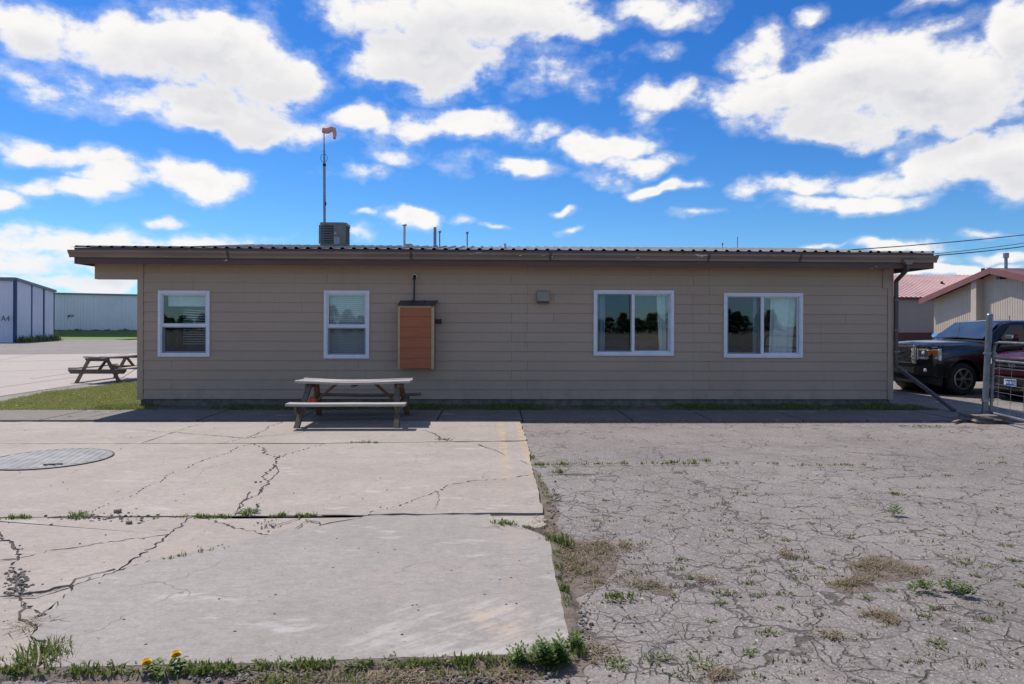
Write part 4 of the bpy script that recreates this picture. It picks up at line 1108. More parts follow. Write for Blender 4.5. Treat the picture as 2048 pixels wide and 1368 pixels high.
# ------------------------------------------------------------------ picnic tables
def board(L, wd, th, mat, name, parent, loc, rx=0.0, sag=0.0, seed=0, twist=0.0, rz_=0.0, rough_end=.006):
    rr = random.Random(seed); n = 18; vs = []; fs = []
    ph = rr.uniform(0, 6)
    for i in range(n + 1):
        t = i / n; x = (t - .5) * L
        z = sag * (4 * (t - .5) ** 2 - .33) + .004 * math.sin(t * 7 + ph)
        e = 0
        if i in (0, n): e = rr.uniform(-rough_end, rough_end)
        w0 = wd / 2 + .003 * math.sin(t * 19 + ph); w1 = wd / 2 + .003 * math.sin(t * 23 + ph * 2)
        tw = twist * (t - .5)
        cr = .002
        for (yy, zz_) in ((-w0, -th / 2), (-w0, th / 2 - .004), (-w0 + .005, th / 2), (w1 - .005, th / 2), (w1, th / 2 - .004), (w1, -th / 2)):
            vs.append((x + e + (rr.uniform(-.003, .003) if i in (0, n) else 0), yy, z + zz_ + tw * yy * 8))
    m = 6
    for i in range(n):
        for k in range(m): fs.append((i*m+k, i*m+(k+1)%m, (i+1)*m+(k+1)%m, (i+1)*m+k))
    fs.append(tuple(range(m))); fs.append(tuple(n*m + k for k in range(m)))
    mb = MB(); mb.add(vs, fs)
    o = mb.build(name, mat, parent, smooth=True, sharp=30)
    o.location = loc; o.rotation_euler = (rx, 0, rz_)
    return o
def picnic(name, loc, rzz, label, L, cfg):
    root = empty(name, loc, rzz, label, 'picnic table', 'picnic tables')
    ht, hb, half, tw = cfg['ht'], cfg['hb'], cfg['half'], cfg['tw']
    nb = cfg['boards']; bw = tw / nb; th = .04
    for k in range(nb):
        board(L + rnd.uniform(-.03, .03), bw - .008, th, cfg['top'], 'table_board', root, (rnd.uniform(-.015, .015), -tw / 2 + bw * (k + .5), ht - th / 2 + cfg['wv'] * rnd.uniform(-1, 1)), sag=cfg['sag'] * rnd.uniform(.6, 1.3), seed=k + 3, twist=cfg['wv'] * rnd.uniform(-1, 1))
    for s in (-1, 1):
        bb = cfg['bb']; n2 = cfg['bn']
        for k in range(n2):
            board(L + rnd.uniform(-.02, .02), bb / n2 - .005, th, cfg['top'] if s < 0 or cfg['bsame'] else cfg['bench2'], 'bench_board', root, (0 if s < 0 else .08, s * (half - bb / 2) + (k - (n2 - 1) / 2) * bb / n2, hb - th / 2), sag=cfg['sag'] * .5, seed=20 + k + s, twist=0)
    for sx in (-1, 1):
        x = sx * (L / 2 - cfg['inset'])
        for s in (-1, 1):
            mat = cfg['legs'][0 if s < 0 else 1]
            m_ = MB(); top = Vector((x, s * cfg['lt'], ht - th - .002)); ft = Vector((x + cfg['splay'] * sx, s * cfg['foot'], 0.0))
            d = (top - ft)
            # leg board with ends cut level
            wv = .07
            vs = []
            for p in (ft, top):
                for ax, ay in ((-cfg['lth'], -wv), (cfg['lth'], -wv), (cfg['lth'], wv), (-cfg['lth'], wv)): vs.append((p.x + ax, p.y + ay * .75, p.z))
            m_.add(vs, [(0,3,2,1), (4,5,6,7), (0,1,5,4), (1,2,6,5), (2,3,7,6), (3,0,4,7)])
            m_.build('leg', mat, root, bevel=.003)
        xo = x + sx * .04 + cfg['splay'] * sx * .45
        m_ = MB(); h2 = half - .03
        m_.prism([(-h2, hb - th - .003), (h2, hb - th - .003), (h2, hb - th - .05), (h2 - .07, hb - th - .13), (-h2 + .07, hb - th - .13), (-h2, hb - th - .05)], xo - .019, xo + .019, 'x'); m_.build('bench_beam', cfg['beam'], root, bevel=.003)
        m_ = MB(); h3 = tw / 2 - .03; xo2 = x + sx * .04
        m_.prism([(-h3, ht - th - .004), (h3, ht - th - .004), (h3, ht - th - .03), (h3 - .05, ht - th - .09), (-h3 + .05, ht - th - .09), (-h3, ht - th - .03)], xo2 - .019, xo2 + .019, 'x'); m_.build('top_cleat', cfg['beam'], root, bevel=.003)
        m_ = MB(); m_.bar((x - sx * .0, 0, hb - .10), (x - sx * cfg['brace'], 0, ht - th - .012), .04, .08, up=(0, 1, 0)); m_.build('brace', cfg['bracem'], root, bevel=.003)
    m_ = MB(); m_.box(-.025, .025, -tw / 2 + .06, tw / 2 - .06, ht - th - .06, ht - th - .012); m_.build('middle_cleat', cfg['beam'], root, bevel=.003)
    return root
ta = G(705, 852); 
tcx = W(704.5, 770, 12.2).x
picnic('picnic_table', (tcx + .05, 12.26, .006), R(0.4), 'weathered white topped picnic table with sagging boards in front of the tan wall', 1.92,
       dict(ht=.715, hb=.40, half=.91, tw=.76, boards=5, top='weathered', sag=.022, wv=.010, bb=.26, bn=1, bsame=False, bench2='old_wood', inset=.22, lt=.22, foot=.77, splay=.07, lth=.042, legs=('old_wood', 'red_wood'), beam='old_wood', brace=.42, bracem='red_wood'))
tp = G(190, 765)
picnic('picnic_table', (G(188, 765).x + .10, G(188, 765).y + 1.05, -.012), R(90 - 1.5), 'brown wooden picnic table seen end on, left of the building', 2.15,
       dict(ht=.75, hb=.43, half=.86, tw=.76, boards=5, top='weathered', sag=.004, wv=.003, bb=.25, bn=1, bsame=True, bench2='tan_wood', inset=.10, lt=.24, foot=.62, splay=.0, lth=.022, legs=('old_wood', 'tan_wood'), beam='old_wood', brace=.5, bracem='red_wood'))

# small orange tin standing on the near bench
p = W(624.5, 806, 12.1)
can = empty('tin_can', (p.x, 12.1, p.z), label='small round orange red tin hanging by its wire under the near picnic table', cat='tin')
m_ = MB(); m_.lathe([(.004, 0), (.048, 0), (.060, .022), (.064, .06), (.056, .095), (.036, .11), (.03, .104), (.004, .10)], 20); m_.build('body', 'orange_tin', can, smooth=True, sharp=50)
m_ = MB(); m_.tube([(-.05, 0, .09)] + [(-.05 * math.cos(a), 0, .10 + .16 * math.sin(a)) for a in [R(15 * k) for k in range(13)]] + [(.05, 0, .09)], .003, 6); m_.build('handle', 'steel', can, smooth=True)

# ------------------------------------------------------------------ round ribbed steel cover set in the slab
cc = (G(105, 900) + G(105, 939)) / 2; crad = .68
cover = empty('utility_cover', (cc.x - .03, cc.y, 0), R(13), 'round ribbed steel cover set into the concrete apron', 'manhole cover')
m_ = MB(); m_.lathe([(crad, -.02), (crad, .012), (crad - .02, .014), (crad - .022, .010), (.001, .010)], 56); m_.build('plate', 'cover_steel', cover, smooth=True, sharp=30)
m_ = MB(); m_.lathe([(crad + .022, .0), (crad + .02, .0105), (crad + .002, .009)], 56); m_.build('rim', 'crack_soil', cover, smooth=True, sharp=30)
k = -crad + .06
while k < crad - .03:
    hl = math.sqrt(max(.001, (crad - .03) ** 2 - k * k)); wv = .086; m_ = MB()
    m_.add([(k - wv/2, -hl, .0095), (k - wv*.22, -hl, .0155), (k + wv*.22, -hl, .0155), (k + wv/2, -hl, .0095), (k - wv/2, hl, .0095), (k - wv*.22, hl, .0155), (k + wv*.22, hl, .0155), (k + wv/2, hl, .0095)], [(0,1,5,4), (1,2,6,5), (2,3,7,6), (0,3,2,1), (4,5,6,7)])
    m_.build('rib', 'cover_steel', cover); k += .089
hp = G(106, 932) - cover.location; hp.rotate(Euler((0, 0, -R(13))))
m_ = MB(); m_.box(hp.x - .10, hp.x + .10, hp.y - .018, hp.y + .018, .02, .0265); ho = m_.build('hand_slot', 'black_hole', cover); 

# ------------------------------------------------------------------ background buildings
def corr(p0, p1, zlo, zhi, pitch, dep, inward, duty=(.0, .30, .38, .62, .70)):
    """ribbed wall from p0 to p1 (2-D); zlo/zhi may be functions of distance"""
    p0, p1 = Vector(p0), Vector(p1); L = (p1 - p0).length; d = (p1 - p0) / L; nn = Vector(inward).normalized()
    fl = (lambda s: zlo) if not callable(zlo) else zlo; fh = (lambda s: zhi) if not callable(zhi) else zhi
    pr = []; s = 0.0
    while s < L:
        for u, h_ in zip(duty, (0, 0, 1, 1, 0)):
            if s + u * pitch < L: pr.append((s + u * pitch, h_ * dep))
        s += pitch
    pr.append((L, 0)); mb = MB(); vs = []
    for s, h_ in pr:
        q = p0 + d * s - nn * h_; vs += [(q.x, q.y, fl(s)), (q.x, q.y, fh(s))]
    mb.add(vs, [(2*i, 2*i+2, 2*i+3, 2*i+1) for i in range(len(pr) - 1)])
    return mb
# gabled tan building, ridge running to the right; gable faces left
gb = empty('metal_shed', (24.3, 34.0, 0), label='tan ribbed steel building with maroon gable trim behind the black pickup', cat='building'); gb.location = (0, 0, 0)
fc = W(1868, 597, 39.2); XB = fc.x
YG0 = 39.2; 
def yat(px): # depth where the plane x = XB meets column px
    r = ray(px, 600); return XB * r.y / r.x
YP = yat(2001); zpk = EYE + ray(2001, 541).z / ray(2001, 541).x * XB
zev = W(1868, 599, YG0).z; sl = (zpk - zev) / (YG0 - YP); YG1 = YP - (YG0 - YP)
def ztop(s): return zev + sl * s if s < (YG0 - YP) else zpk - sl * (s - (YG0 - YP))
corr((XB, YG0), (XB, YG1), -.03, ztop, .16, .012, (1, 0)).build('gable_wall', 'tan_metal', gb)
corr((XB, YG1), (XB + 25, YG1), -.03, zev, .30, .03, (0, 1)).build('side_wall', 'tan_metal', gb)
mb = MB(); mb.add([(XB, YG0, -.03), (XB + 25, YG0, -.03), (XB + 25, YG0, zev), (XB, YG0, zev)], [(0,1,2,3)]); mb.build('side_wall', 'tan_metal', gb)
ov = .55; rt = .10
for s in (1, -1):                            # two roof slopes with deep maroon barge boards
    ye = YP + s * (YG0 - YP + .5); ze = zpk - sl * (YG0 - YP + .5)
    mb = MB(); mb.add([(XB - ov, YP, zpk + .12), (XB + 25, YP, zpk + .12), (XB + 25, ye, ze + .12), (XB - ov, ye, ze + .12), (XB - ov, YP, zpk + .06), (XB + 25, YP, zpk + .06), (XB + 25, ye, ze + .06), (XB - ov, ye, ze + .06)], [(0,1,2,3), (4,7,6,5), (0,4,5,1), (1,5,6,2), (2,6,7,3), (3,7,4,0)]); ro = mb.build('roof', 'maroon', gb)
    mb = MB(); mb.add([(XB - ov - .03, YP, zpk + .15), (XB - ov - .03, ye, ze + .15), (XB - ov - .03, ye, ze - .17), (XB - ov - .03, YP, zpk - .17), (XB - ov - .002, YP, zpk + .15), (XB - ov - .002, ye, ze + .15), (XB - ov - .002, ye, ze - .17), (XB - ov - .002, YP, zpk - .17)], [(0,1,2,3), (7,6,5,4), (0,4,5,1), (1,5,6,2), (2,6,7,3), (3,7,4,0)]); mb.build('barge_board', 'maroon', ro, bevel=.01)
ya, yb = yat(1957), yat(1966)
mb = MB(); mb.box(XB - .42, XB + .0, ya - .42, ya - .02, -.03, ztop(YG0 - ya) + .02); mb.build('pilaster', 'tan_metal', gb)
yl = yat(2010); mb = MB(); mb.box(XB - .36, XB - .02, yl - .12, yl + .12, zpk - .45, zpk - .30); mb.build('floodlight', 'dark_metal', gb)
yv = YP - .1; vx = XB + .8
vp = MB(); vzt = W(2011, 506, yv).z
rr_ = ray(2012, 506); tt_ = yv / rr_.y; vx = rr_.x * tt_; vz = EYE + rr_.z * tt_
vp.tube([(vx, yv, zpk - .2), (vx, yv, vz - .22)], .075, 10); fl = vp.build('flue', 'steel', gb, smooth=True)
vp = MB(); vp.tube([(vx, yv, vz - .24), (vx, yv, vz)], .13, 12); vp.build('flue_cap', 'steel', fl, smooth=True, sharp=40)
# long building behind with the maroon roof
lb = empty('long_shed', (0, 0, 0), label='grey walled building with pale ribbed maroon roof and dark wainscot, far right', cat='building')
YA = 45.0; xa0 = W(1700, 600, YA).x; xa1 = xa0 + 24
zae = W(1830, 594.5, YA).z; zwn = W(1830, 665, YA).z
mb = MB(); mb.add([(xa0, YA, zwn), (xa1, YA, zwn), (xa1, YA, zae), (xa0, YA, zae)], [(0,1,2,3)]); mb.box(xa0, xa1, YA + .01, YA + 14.6, -.03, zae - .02); mb.build('wall', 'tan_flat', lb)
mb = MB(); mb.box(xa0 - .02, xa1, YA - .02, YA - .003, -.03, zwn); mb.build('wainscot', 'maroon_dark', lb)
YA2 = YA + 7.3; rs = .27
roof_sheet(xa0 - .3, xa1, YA - .25, zae - .02, YA2, zae - .02 + rs * (YA2 - YA + .25), 'roof', 'maroon_roof', lb, pitch=.31, hgt=.04)
mb = MB(); mb.add([(xa0 - .3, YA2 + .01, zae + rs * 7.3), (xa1, YA2 + .01, zae + rs * 7.3), (xa1, YA + 14.8, zae), (xa0 - .3, YA + 14.8, zae)], [(0,1,2,3)]); mb.build('back_roof', 'maroon_roof', lb)
mb = MB(); mb.box(xa0 - .3, xa1, YA - .275, YA - .252, zae - .16, zae - .01); mb.build('eave_trim', 'maroon_dark', lb)
mb = MB(); mb.prism([(YA, zae - .03), (YA + 14.6, zae - .03), (YA2, zae + rs * 7.2)], xa0 + .01, xa0 + .05, 'x'); mb.build('gable_wall', 'tan_flat', lb)
for px in (1883.5, 1938):
    q = W(px, 571 if px < 1900 else 549, YA + 4); mb = MB(); mb.tube([(q.x, YA + 4, zae + rs * 3.9), (q.x, YA + 4, zae + rs * 4 + .22)], .09, 10); mb.build('roof_vent', 'maroon_dark', lb, smooth=True)
mb = MB(); q = W(1966, 540, 40.5); mb.tube([(q.x, 40.5, 4.0), (q.x, 40.5, q.z + .1)], .10, 10); mb.build('stack', 'maroon_dark', lb)

# blue-trimmed hangar at far left
hg = empty('hangar', (0, 0, 0), label='pale steel hangar with dark blue door posts and A4 lettering', cat='hangar')
C1 = G(30, 684.5); C2 = G(108, 679.8); zc1 = EYE - (558.5 - HOR) / FPX * C1.y * 1.0; zc1 = W(30, 560, C1.y).z; zc2 = W(108, 584, C2.y).z
C0 = (C1.x - 18, C1.y - .6)
corr((C0[0], C0[1]), (C1.x, C1.y), -.03, zc1, .42, .035, (0, 1)).build('front_wall', 'hangar_white', hg)
Ls = (Vector((C2.x, C2.y)) - Vector((C1.x, C1.y))).length
corr((C1.x, C1.y), (C2.x, C2.y), -.03, lambda s: zc1 + (zc2 - zc1) * s / Ls, .42, .035, (-1, .2)).build('side_wall', 'hangar_white', hg)
for px, wpx in ((28.5, .17), (62, .10), (87, .10), (107.5, .05)):
    # posts along the side face
    best = min(range(101), key=lambda k: abs(((CAMM.to_3x3().inverted() @ (Vector((C1.x + (C2.x - C1.x) * k / 100, C1.y + (C2.y - C1.y) * k / 100, 0)) - Vector((0, 0, EYE)))).x / -(CAMM.to_3x3().inverted() @ (Vector((C1.x + (C2.x - C1.x) * k / 100, C1.y + (C2.y - C1.y) * k / 100, 0)) - Vector((0, 0, EYE)))).z) * FPX + 1024 - px))
    t = best / 100; q = Vector((C1.x + (C2.x - C1.x) * t, C1.y + (C2.y - C1.y) * t)); zt_ = zc1 + (zc2 - zc1) * t
    mb = MB(); mb.box(q.x - wpx / 2, q.x + wpx / 2 + .04, q.y - wpx / 2 - .06, q.y + wpx / 2, -.03, zt_ - .02); mb.build('door_post', 'hangar_blue', hg)
mb = MB(); mb.bar((C0[0], C0[1] - .05, zc1 + .08), (C1.x + .06, C1.y - .05, zc1 + .08), .35, .3); mb.bar((C1.x + .06, C1.y, zc1 + .08), (C2.x + .06, C2.y, zc2 + .08), .35, .22); mb.build('eave_trim', 'hangar_cap', hg)
mb = MB(); mb.add([(C0[0], C0[1], zc1 + .2), (C1.x, C1.y, zc1 + .2), (C2.x, C2.y, zc2 + .17), (C2.x - 18, C2.y, zc2 + .17)], [(0,1,2,3)]); mb.build('roof', 'hangar_cap', hg)
q = W(12, 637.5, C1.y - .45); text('lettering', 'A4', .68, 'ink', hg, basis((q.x, C1.y - .52, q.z), (1, .033, 0), (0, 0, 1), (0, -1, 0)))
# far white hangar
fh = empty('hangar', (0, 0, 0), label='long white steel hangar with a small dark mark beyond the grass bank', cat='hangar')
yh = 90.0; xh0 = W(60, 600, yh).x; xh1 = W(420, 600, yh).x; zt0 = W(108, 587.5, yh).z; zt1 = W(275, 591, yh).z
zs = (zt1 - zt0) / (W(275, 600, yh).x - W(108, 600, yh).x); zA = zt0 + zs * (xh0 - W(108, 600, yh).x); zBm = zA + zs * (xh1 - xh0)
corr((xh0, yh), (xh1, yh), .5, lambda s: zA + zs * s, .40, .05, (0, 1)).build('front_wall', 'hangar_white', fh)
mb = MB(); mb.box(xh0, xh1, yh + .06, yh + 14, .5, min(zA, zBm) - .1); mb.build('body', 'hangar_white', fh)
mb = MB(); mb.bar((xh0, yh - .06, zA + .05), (xh1, yh - .06, zBm + .05), .3, .2); mb.build('eave_trim', 'hangar_cap', fh)
mk = MB()
def blobpoly(pix):
    pts = [W(p_[0], p_[1], yh - .09) for p_ in pix]; n = len(pts); mk.add([tuple(p_) for p_ in pts], [tuple(range(n))])
blobpoly([(134, 634.5), (136, 631), (139, 629.3), (141.5, 631), (142.5, 632.5), (139, 632), (136.5, 634)])
blobpoly([(142.5, 632.5), (144, 630.5), (147, 630), (148.3, 631.5), (146, 633), (144.5, 632.5), (143, 634.8)])
blobpoly([(136.8, 633.4), (138.6, 632.6), (138, 635.4), (137.3, 635.4)])
mk.build('painted_mark', 'ink', fh)
# weeds along the hangar wall foot
def blades(mb, c, n, spread, h, lean=.5, wid=.006, rr=rnd, ell=(1, 1)):
    V, Fc = mb.v, mb.f
    for _ in range(n):
        a = rr.uniform(0, 6.283); r_ = spread * math.sqrt(rr.random())
        x = c[0] + r_ * math.cos(a) * ell[0]; y = c[1] + r_ * math.sin(a) * ell[1]; z = c[2] - .005
        hh_ = h * rr.uniform(.45, 1.15); b_ = rr.uniform(0, 6.283); l_ = lean * hh_ * rr.uniform(.2, 1.2)
        dx_, dy_ = math.cos(b_) * l_, math.sin(b_) * l_
        if rr.random() < .6: dx_, dy_ = dx_ * .5 + math.cos(a) * l_ * .6, dy_ * .5 + math.sin(a) * l_ * .6
        t_ = rr.uniform(0, 6.283); w_ = wid * rr.uniform(.6, 1.3); wx_, wy_ = math.cos(t_) * w_, math.sin(t_) * w_
        o = len(V)
        V += [(x - wx_, y - wy_, z), (x + wx_, y + wy_, z), (x + dx_ * .35 + wx_ * .8, y + dy_ * .35 + wy_ * .8, z + hh_ * .6), (x + dx_ * .35 - wx_ * .8, y + dy_ * .35 - wy_ * .8, z + hh_ * .6), (x + dx_, y + dy_, z + hh_ * (1 - .35 * min(1, l_ / hh_)))]
        Fc += [(o, o+1, o+2, o+3), (o+3, o+2, o+4)]
def leaves(mb, c, n, spread, L, wid, up=.6, rr=rnd):
    """rosette of broad leaves"""
    for _ in range(n):
        a = rr.uniform(0, 6.283); r0 = spread * rr.random() * .5; l_ = L * rr.uniform(.5, 1.1); el = up * rr.uniform(.2, 1.3)
        d = Vector((math.cos(a), math.sin(a), 0)); sd = Vector((-d.y, d.x, 0)); p0 = Vector(c) + d * r0; w_ = wid * rr.uniform(.7, 1.2)
        P1 = p0 + d * l_ * .45 + Vector((0, 0, l_ * el * .6)); P2 = p0 + d * l_ * .8 + Vector((0, 0, l_ * el * .75)); P3 = p0 + d * l_ + Vector((0, 0, l_ * el * .62))
        mb.add([p0, P1 - sd * w_ * .6, P1 + Vector((0, 0, -w_ * .2)), P1 + sd * w_ * .6, P2 - sd * w_, P2 + Vector((0, 0, -w_ * .3)), P2 + sd * w_, P3], [(0,2,1), (0,3,2), (1,2,5,4), (2,3,6,5), (4,5,7), (5,6,7)])
hw = MB()
for k in range(70):
    t = rnd.random(); q = (C1.x + (C2.x - C1.x) * t + .5 + rnd.random() * .6, C1.y + (C2.y - C1.y) * t - .3, 0); blades(hw, q, 10, .3, rnd.uniform(.25, .8), .5, .05)
for k in range(30):
    xq = rnd.uniform(xh0, xh1); blades(hw, (xq, yh - .4, .83), 8, .3, rnd.uniform(.1, .3), .5, .06)
o = hw.build('hangar_weeds', 'weed', fix=False); tag(o, 'tall weeds along the foot of the hangar walls', 'weeds', kind='stuff')

# ------------------------------------------------------------------ steel gate on its leaning post
pb_ = G(1969, 829, .10)
gx, gy = pb_.x, pb_.y
gate = empty('steel_gate', (gx, gy, 0), label='open tubular steel gate with wire mesh on a leaning post', cat='gate')
tp_ = W(1979.5, 625, gy); lean = Vector((tp_.x - gx, 0, tp_.z - .05)).normalized(); ph = (tp_.z - .05)
mb = MB(); mb.tube([Vector((0, 0, .05)), lean * ph], .052, 16); mb.lathe([(.052, 0), (.054, .004), (.042, .03), (.002, .042)], 16, c=lean * ph); mb.build('post', 'gate_steel', gate, smooth=True, sharp=50)
gd = Vector((-.19, -1.0, 0)).normalized(); go0 = Vector((.085, -.035, 0)); GL = 4.2
def gp(s, z): return go0 + gd * s + lean * z
zt_, zm_, zb_ = 1.41, 1.08, .14
mb = MB(); mb.tube([gp(0, zb_ - .04), gp(0, zt_ - .16), gp(.02, zt_ - .07), gp(.07, zt_ - .02), gp(.16, zt_), gp(GL - .16, zt_), gp(GL - .02, zt_ - .07), gp(GL, zt_ - .16), gp(GL, zb_)], .025, 12); mb.build('frame_tube', 'gate_steel', gate, smooth=True)
for z_ in (zm_, zb_):
    mb = MB(); mb.tube([gp(.02, z_), gp(GL - .02, z_)], .023, 12); mb.build('rail', 'gate_steel', gate, smooth=True)
for k in range(1, 7):
    z_ = zb_ + (zm_ - .12 - zb_) * k / 6.0 * (.9 + .1 * k / 6)
    mb = MB(); mb.tube([gp(.0, z_), gp(GL, z_)], .0042, 6); mb.build('wire', 'gate_steel', gate, smooth=True)
s_ = .22
while s_ < GL - .1:
    mb = MB(); mb.tube([gp(s_, zb_), gp(s_, zm_)], .004, 6); mb.build('wire', 'gate_steel', gate, smooth=True); s_ += .40
for z_ in (.36, 1.21):
    c_ = lean * z_; mb = MB(); mb.lathe([(.054, -.022), (.061, -.022), (.061, .022), (.054, .022)], 16, c=c_); mb.bar(c_ + Vector((-.085, 0, 0)), c_ + Vector((.14, -.03, 0)), .02, .03); mb.build('hinge', 'steel', gate)
# broken concrete lump round the post foot
def rock(name, c, dims, seed, mat, label, cat, jit=.16, sub=3, group=None):
    bm = bmesh.new(); bmesh.ops.create_cube(bm, size=2); bmesh.ops.subdivide_edges(bm, edges=bm.edges, cuts=5, use_grid_fill=True)
    rr = random.Random(seed); ph_ = [rr.uniform(0, 9) for _ in range(6)]
    for v in bm.verts:
        n = v.co.normalized(); k = max(abs(v.co.x), abs(v.co.y), abs(v.co.z))
        v.co = v.co.lerp(n * 1.15, .35)
        f = 1 + jit * (math.sin(v.co.x * 3.1 + ph_[0]) * math.sin(v.co.y * 3.7 + ph_[1]) + .6 * math.sin(v.co.z * 5 + v.co.x * 4 + ph_[2])) + rr.uniform(-.05, .05)
        v.co = Vector((v.co.x * dims[0] * f, v.co.y * dims[1] * f, v.co.z * dims[2] * f))
    me = bpy.data.meshes.new(name); bm.to_mesh(me); bm.free(); me.materials.append(M[mat])
    return tag(link(name, me, None, c), label, cat, group)
rc = G(1950, 840)
rock('concrete_footing', (gx - .07, gy - .06, .045), (.33, .27, .075), 5, 'walk', 'broken lump of concrete around the foot of the gate post', 'concrete')
mb = MB(); mb.bar(G(1906, 844, .015), G(1925, 838, .03), .05, .02); o = mb.build('wood_scrap', 'tan_wood', bevel=.003); tag(o, 'small pale wood scrap beside the broken concrete footing', 'wood scrap')

# ------------------------------------------------------------------ vehicles
def loft(name, mat, parent, st, sharp=30, cut=None):
    """st: list of (x, [(halfwidth, z) bottom to top])"""
    vs = []; m = None
    for x, pr in st:
        ring = [(-y, z) for y, z in pr] + [(y, z) for y, z in reversed(pr)]
        m = len(ring); xx = x if not callable(x) else None
        for y, z in ring: vs.append((x, y, z))
    fs = []
    for i in range(len(st) - 1):
        for k in range(m): fs.append((i*m+k, i*m+(k+1)%m, (i+1)*m+(k+1)%m, (i+1)*m+k))
    fs.append(tuple(range(m))); fs.append(tuple((len(st)-1)*m + k for k in range(m)))
    mb = MB(); mb.add(vs, fs); o = mb.build(name, mat, parent, smooth=True, sharp=sharp)
    if cut:
        for (cx_, cz_, cr_) in cut:
            cb = MB(); cb.lathe([(cr_, -1.4), (cr_, 1.4)], 40, 'y', (cx_, 0, cz_), cap=True); co = cb.build('cutter', 'rubber'); 
            md = o.modifiers.new('b', 'BOOLEAN'); md.operation = 'DIFFERENCE'; md.object = co; md.solver = 'EXACT'
            co.matrix_world = o.matrix_world if parent is None else Matrix.Identity(4)
            o_par = o.parent; o.parent = None
            dg = bpy.context.evaluated_depsgraph_get(); dg.update()
            me = bpy.data.meshes.new_from_object(o.evaluated_get(dg)); o.modifiers.clear(); o.data = me; o.parent = o_par
            bpy.data.objects.remove(co)
            me.polygons.foreach_set('use_smooth', [True] * len(me.polygons)); me.set_sharp_from_angle(angle=R(sharp))
    return o
def wheel(parent, x, y, r, side, rimr, spokes, wd=.27):
    """side -1: outer face towards -y"""
    s = side
    t = MB(); t.lathe([(rimr, -wd/2), (rimr + .01, -wd/2 - .005), (r - .05, -wd/2 - .012), (r - .012, -wd/2 + .03), (r, -wd/2 + .06), (r, wd/2 - .06), (r - .012, wd/2 - .03), (rimr, wd/2)], 40, 'y'); w_ = t.build('wheel', 'rubber', parent, smooth=True, sharp=40, loc=(x, y, r))
    q = MB(); fo = s * wd / 2
    q.lathe([(rimr + .004, fo * .98), (rimr - .012, fo * 1.03), (rimr - .03, fo * .98), (rimr - .035, fo * .2), (rimr - .03, -fo)], 40, 'y')
    for k in range(spokes):
        for da in (-.13, .13):
            a = 2 * math.pi * k / spokes + da; a2 = 2 * math.pi * k / spokes + da * .55
            pa = (rimr * .24 * math.cos(a), fo * .86, rimr * .24 * math.sin(a)); pb = ((rimr - .02) * math.cos(a2), fo * .96, (rimr - .02) * math.sin(a2)); q.bar(pa, pb, .034, .03, up=(0, 1, 0))
    q.lathe([(.001, fo * 1.02), (rimr * .16, fo * 1.0), (rimr * .28, fo * .9), (rimr * .28, fo * .5)], 24, 'y'); q.build('rim', 'alloy', w_, smooth=True, sharp=35)
    q = MB(); q.lathe([(.001, fo * .30), (rimr * .94, fo * .30)], 28, 'y'); q.build('brake_disc', 'trim_black', w_)
    return w_
def panel(pts, th, nrm):
    """thin plate from a planar outline"""
    n = len(pts); nv = Vector(nrm).normalized() * th; mb = MB()
    mb.add([Vector(p) for p in pts] + [Vector(p) + nv for p in pts], [tuple(range(n)), tuple(range(2*n - 1, n - 1, -1))] + [(i, (i+1)%n, n + (i+1)%n, n + i) for i in range(n)])
    return mb
def plan_strip(parent, name, mat, xf, y0, y1, z0, z1, th=.05, n=18, bevel=.012, tilt=0.0):
    """a bar following the nose's plan curve xf(y)"""
    mb = MB(); vs = []
    for i in range(n + 1):
        y = y0 + (y1 - y0) * i / n; x = xf(y)
        vs += [(x, y, z0), (x + tilt, y, z1), (x + th, y, z1), (x + th, y, z0)]
    fs = [(4*i+k, 4*i+(k+1)%4, 4*i+4+(k+1)%4, 4*i+4+k) for i in range(n) for k in range(4)] + [(0,1,2,3), (4*n+3, 4*n+2, 4*n+1, 4*n)]
    mb.add(vs, fs); return mb.build(name, mat, parent, bevel=bevel, sharp=40)

VPH = R(8.85)
# --- black pickup
wc = G(1921, 788.5)                           # where the near front tyre stands
tdir = Vector((math.cos(VPH), math.sin(VPH), 0)); ndir = Vector((-math.sin(VPH), math.cos(VPH), 0))
AX = .97
org = wc - tdir * AX + ndir * .90
truck = empty('pickup_truck', (org.x, org.y, -.02), VPH, 'black pickup truck with chrome grille parked beside the building', 'pickup truck')
def nose_t(y): return .02 + .30 * abs(y) ** 3.2
def sec(w_, zb, zt, crown=.03): return [(0.02, zb), (w_ * .86, zb), (w_ * .96, zb + .10), (w_ * 1.0, zb + (zt - zb) * .42), (w_ * .995, zb + (zt - zb) * .66), (w_ * .965, zt - .16), (w_ * .93, zt - .05), (w_ * .84, zt), (w_ * .5, zt + crown * .6), (.02, zt + crown)]
st = [(.14, sec(.82, .52, 1.16, .02)), (.18, sec(.90, .48, 1.225, .03)), (.30, sec(.965, .44, 1.265, .045)), (.60, sec(1.0, .42, 1.29, .055)), (1.1, sec(1.015, .42, 1.305, .055)), (1.72, sec(1.005, .42, 1.315, .045)), (1.9, sec(1.0, .42, 1.30, .04)), (3.9, sec(1.0, .42, 1.31, .02)), (4.0, sec(1.0, .44, 1.32, .0)), (5.0, sec(1.0, .46, 1.32, .0)), (5.7, sec(.98, .52, 1.31, .0)), (5.80, sec(.95, .56, 1.29, .0))]
body = loft('body', 'black_paint', truck, st, 32, cut=[(AX, .41, .485), (4.58, .41, .485)])
